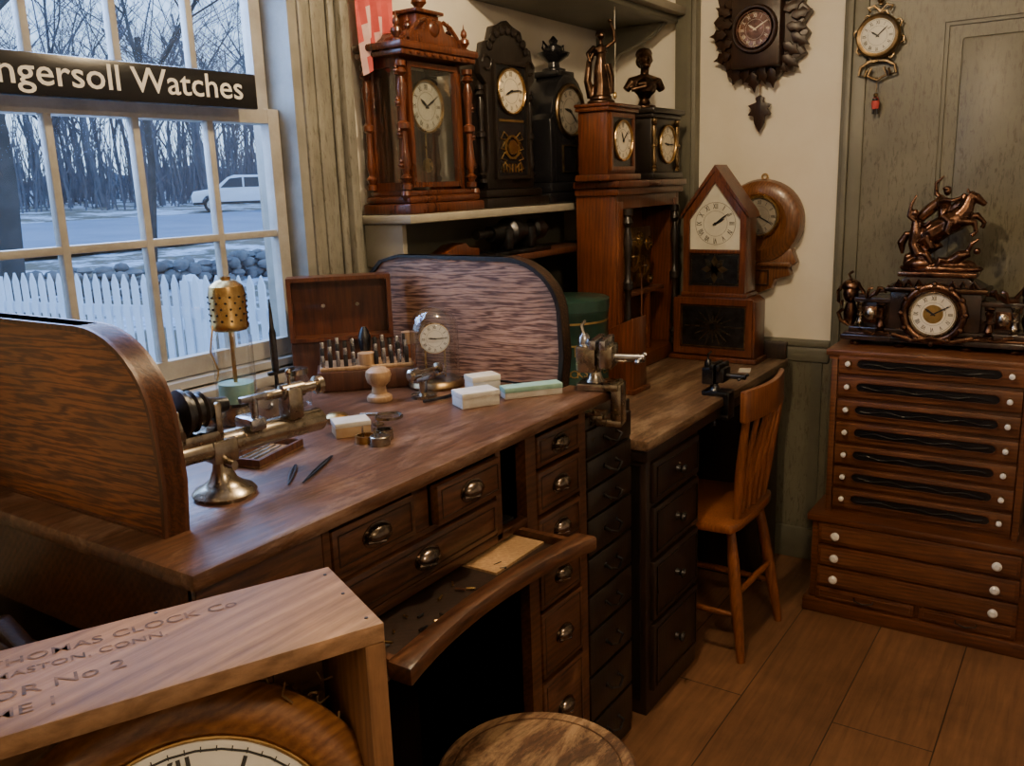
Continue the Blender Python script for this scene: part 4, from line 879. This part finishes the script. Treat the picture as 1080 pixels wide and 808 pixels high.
side=[(-2.35,.45),(-2.38,.80),(-2.25,.98),(-1.30,1.10),(-.70,1.58),(-.40,1.68),(1.35,1.66),(1.95,1.52),(2.28,1.10),(2.36,.55),(2.28,.38),(1.95,.36),(1.9,.55),(1.75,.74),(1.5,.80),(1.25,.74),(1.1,.55),(1.05,.36),(-1.05,.36),(-1.1,.55),(-1.25,.74),(-1.5,.80),(-1.75,.74),(-1.9,.55),(-1.95,.38)]
b.prism(side,'Y',-.9,.9,carw,.06)
for yy in (-.925,.905):
    b.prism([(-1.05,1.12),(-.60,1.53),(-.05,1.57),(-.05,1.12)],'Y',yy,yy+.02,carg); b.prism([(.03,1.12),(.03,1.57),(.95,1.56),(.95,1.12)],'Y',yy,yy+.02,carg); b.prism([(1.03,1.12),(1.03,1.56),(1.50,1.53),(1.85,1.15)],'Y',yy,yy+.02,carg)
b.box(-2.40,-2.2,-.85,-.55,.76,.90,carg,.02); b.box(-2.40,-2.2,.55,.85,.76,.90,carg,.02); b.box(2.2,2.34,-.8,-.6,.85,1.10,redm,.02); b.box(2.2,2.34,.6,.8,.85,1.10,redm,.02)
b.box(-2.30,2.25,-.92,-.9,.36,.48,rubber); b.box(-2.30,2.25,.9,.92,.36,.48,rubber)
for x in(-1.5,1.5):
    for y in(-.92,.72):
        b.cyl((x,y,.36),.36,0,.2,rubber,'Y',24); b.cyl((x,y-.01 if y<0 else y+.01,.36),.22,0,.2,steel,'Y',16)
b.done()
def tree(b,x,y,h,r,mat,dep=5):
    z0=gz(x,y)-.1
    def br(p,d,l,rad,k):
        q=p+d*l*.5+Vector((random.uniform(-1,1),random.uniform(-1,1),0))*l*.05; e=q+(d+Vector((random.uniform(-.15,.15),random.uniform(-.15,.15),random.uniform(-.02,.12)))).normalized()*l*.5
        b.tube([p,q,e],[rad,rad*.8,rad*.62],mat,5 if k>2 else 3)
        if k==0: return
        for i in range(3 if k>1 else 4):
            a=random.uniform(0,2*pi); t=random.uniform(.45,1)
            s0=q+(e-q)*max(0,(t-.5)*2)
            dd=(d*.75+Vector((math.cos(a),math.sin(a),random.uniform(.0,.5)))*.75).normalized()
            br(s0,dd,l*random.uniform(.55,.78),rad*.5,k-1)
    br(Vector((x,y,z0)),Vector((random.uniform(-.05,.05),random.uniform(-.05,.05),1)),h*.45,r,dep)
random.seed(11)
for (x,y,h,r_) in ((3.88,8.0,8,.19),(9.3,13.8,9,.08),(8.2,18,10,.13),(15,38,13,.16)):
    b=B("bare_tree"); tree(b,x,y,h,r_,bark,5); b.done()
b=B("woodland_trees")
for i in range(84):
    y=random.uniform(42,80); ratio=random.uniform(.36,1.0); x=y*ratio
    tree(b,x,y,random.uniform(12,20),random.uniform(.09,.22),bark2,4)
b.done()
b=B("woodland_undergrowth")
for i in range(1800):
    y=random.uniform(42,90); x=y*random.uniform(.32,1.05); z=gz(x,y); h=random.uniform(1.0,6.5)
    b.tube([(x,y,z-.1),(x+random.uniform(-.5,.5),y,z+h*.5),(x+random.uniform(-1.3,1.3),y,z+h)],[.06,.04,.02],bark2,3)
V=[];F=[];n=120
for i in range(n+1):
    x=15+100*i/n; V+=[(x,98,1.2),(x,98+3*math.sin(i),4.4+.8*math.sin(i*.9)+.6*math.sin(i*2.3))]
for i in range(n): F.append((2*i,2*i+2,2*i+3,2*i+1))
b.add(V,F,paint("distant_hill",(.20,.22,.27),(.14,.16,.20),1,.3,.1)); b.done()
# ------------------------------------------------------------------ lights
w=bpy.data.worlds.new("world"); bpy.context.scene.world=w; w.use_nodes=True; N=w.node_tree.nodes; L=w.node_tree.links; bg=N["Background"]
tc=N.new("ShaderNodeTexCoord"); sp=N.new("ShaderNodeSeparateXYZ"); L.new(tc.outputs["Generated"],sp.inputs[0])
r=N.new("ShaderNodeValToRGB"); e=r.color_ramp.elements; e[0].position=0; e[0].color=(.52,.74,1,1); e[1].position=.6; e[1].color=(.22,.46,1,1); L.new(sp.outputs[2],r.inputs[0]); L.new(r.outputs[0],bg.inputs[0]); bg.inputs[1].default_value=2.9
def area(nm,loc,tgt,size,en,col):
    l=bpy.data.lights.new(nm,'AREA'); l.energy=en; l.color=col; l.size=size; o=bpy.data.objects.new(nm,l); o.location=loc
    o.rotation_euler=(Vector(tgt)-Vector(loc)).to_track_quat('-Z','Y').to_euler(); bpy.context.collection.objects.link(o)
def point(nm,loc,rad,en,col):
    l=bpy.data.lights.new(nm,'POINT'); l.energy=en; l.color=col; l.shadow_soft_size=rad; o=bpy.data.objects.new(nm,l); o.location=loc; bpy.context.collection.objects.link(o)
point("foreground_fill",(1.60,.80,2.40),.04,56,(1,.75,.45))
point("foreground_fill",(.2,-.6,2.3),.08,42,(1,.76,.48))  # added fill light from the camera side to brighten the foreground, no real fixture
area("window_daylight",(1.2,YW+.35,1.95),(1.2,1.0,1.0),.9,46,(.36,.56,1))
# ------------------------------------------------------------------ camera
f=930; p=math.radians(12.7); rr=math.radians(2.0); az=math.radians(34.2)
Fh=Vector((math.cos(az),math.sin(az),0)); Rr=Vector((math.sin(az),-math.cos(az),0)); Zv=Vector((0,0,1))
fw=Fh*math.cos(p)-Zv*math.sin(p); up=Fh*math.sin(p)+Zv*math.cos(p)
ir=Rr*math.cos(rr)-up*math.sin(rr); iu=up*math.cos(rr)+Rr*math.sin(rr)
cd=bpy.data.cameras.new("camera"); co=bpy.data.objects.new("camera",cd); bpy.context.collection.objects.link(co)
cd.sensor_width=36; cd.lens=f/1080*36; cd.clip_start=.02; cd.clip_end=500
mm=Matrix((ir,iu,-fw)).transposed().to_4x4(); mm.translation=(0,0,1.5); co.matrix_world=mm
bpy.context.scene.camera=co
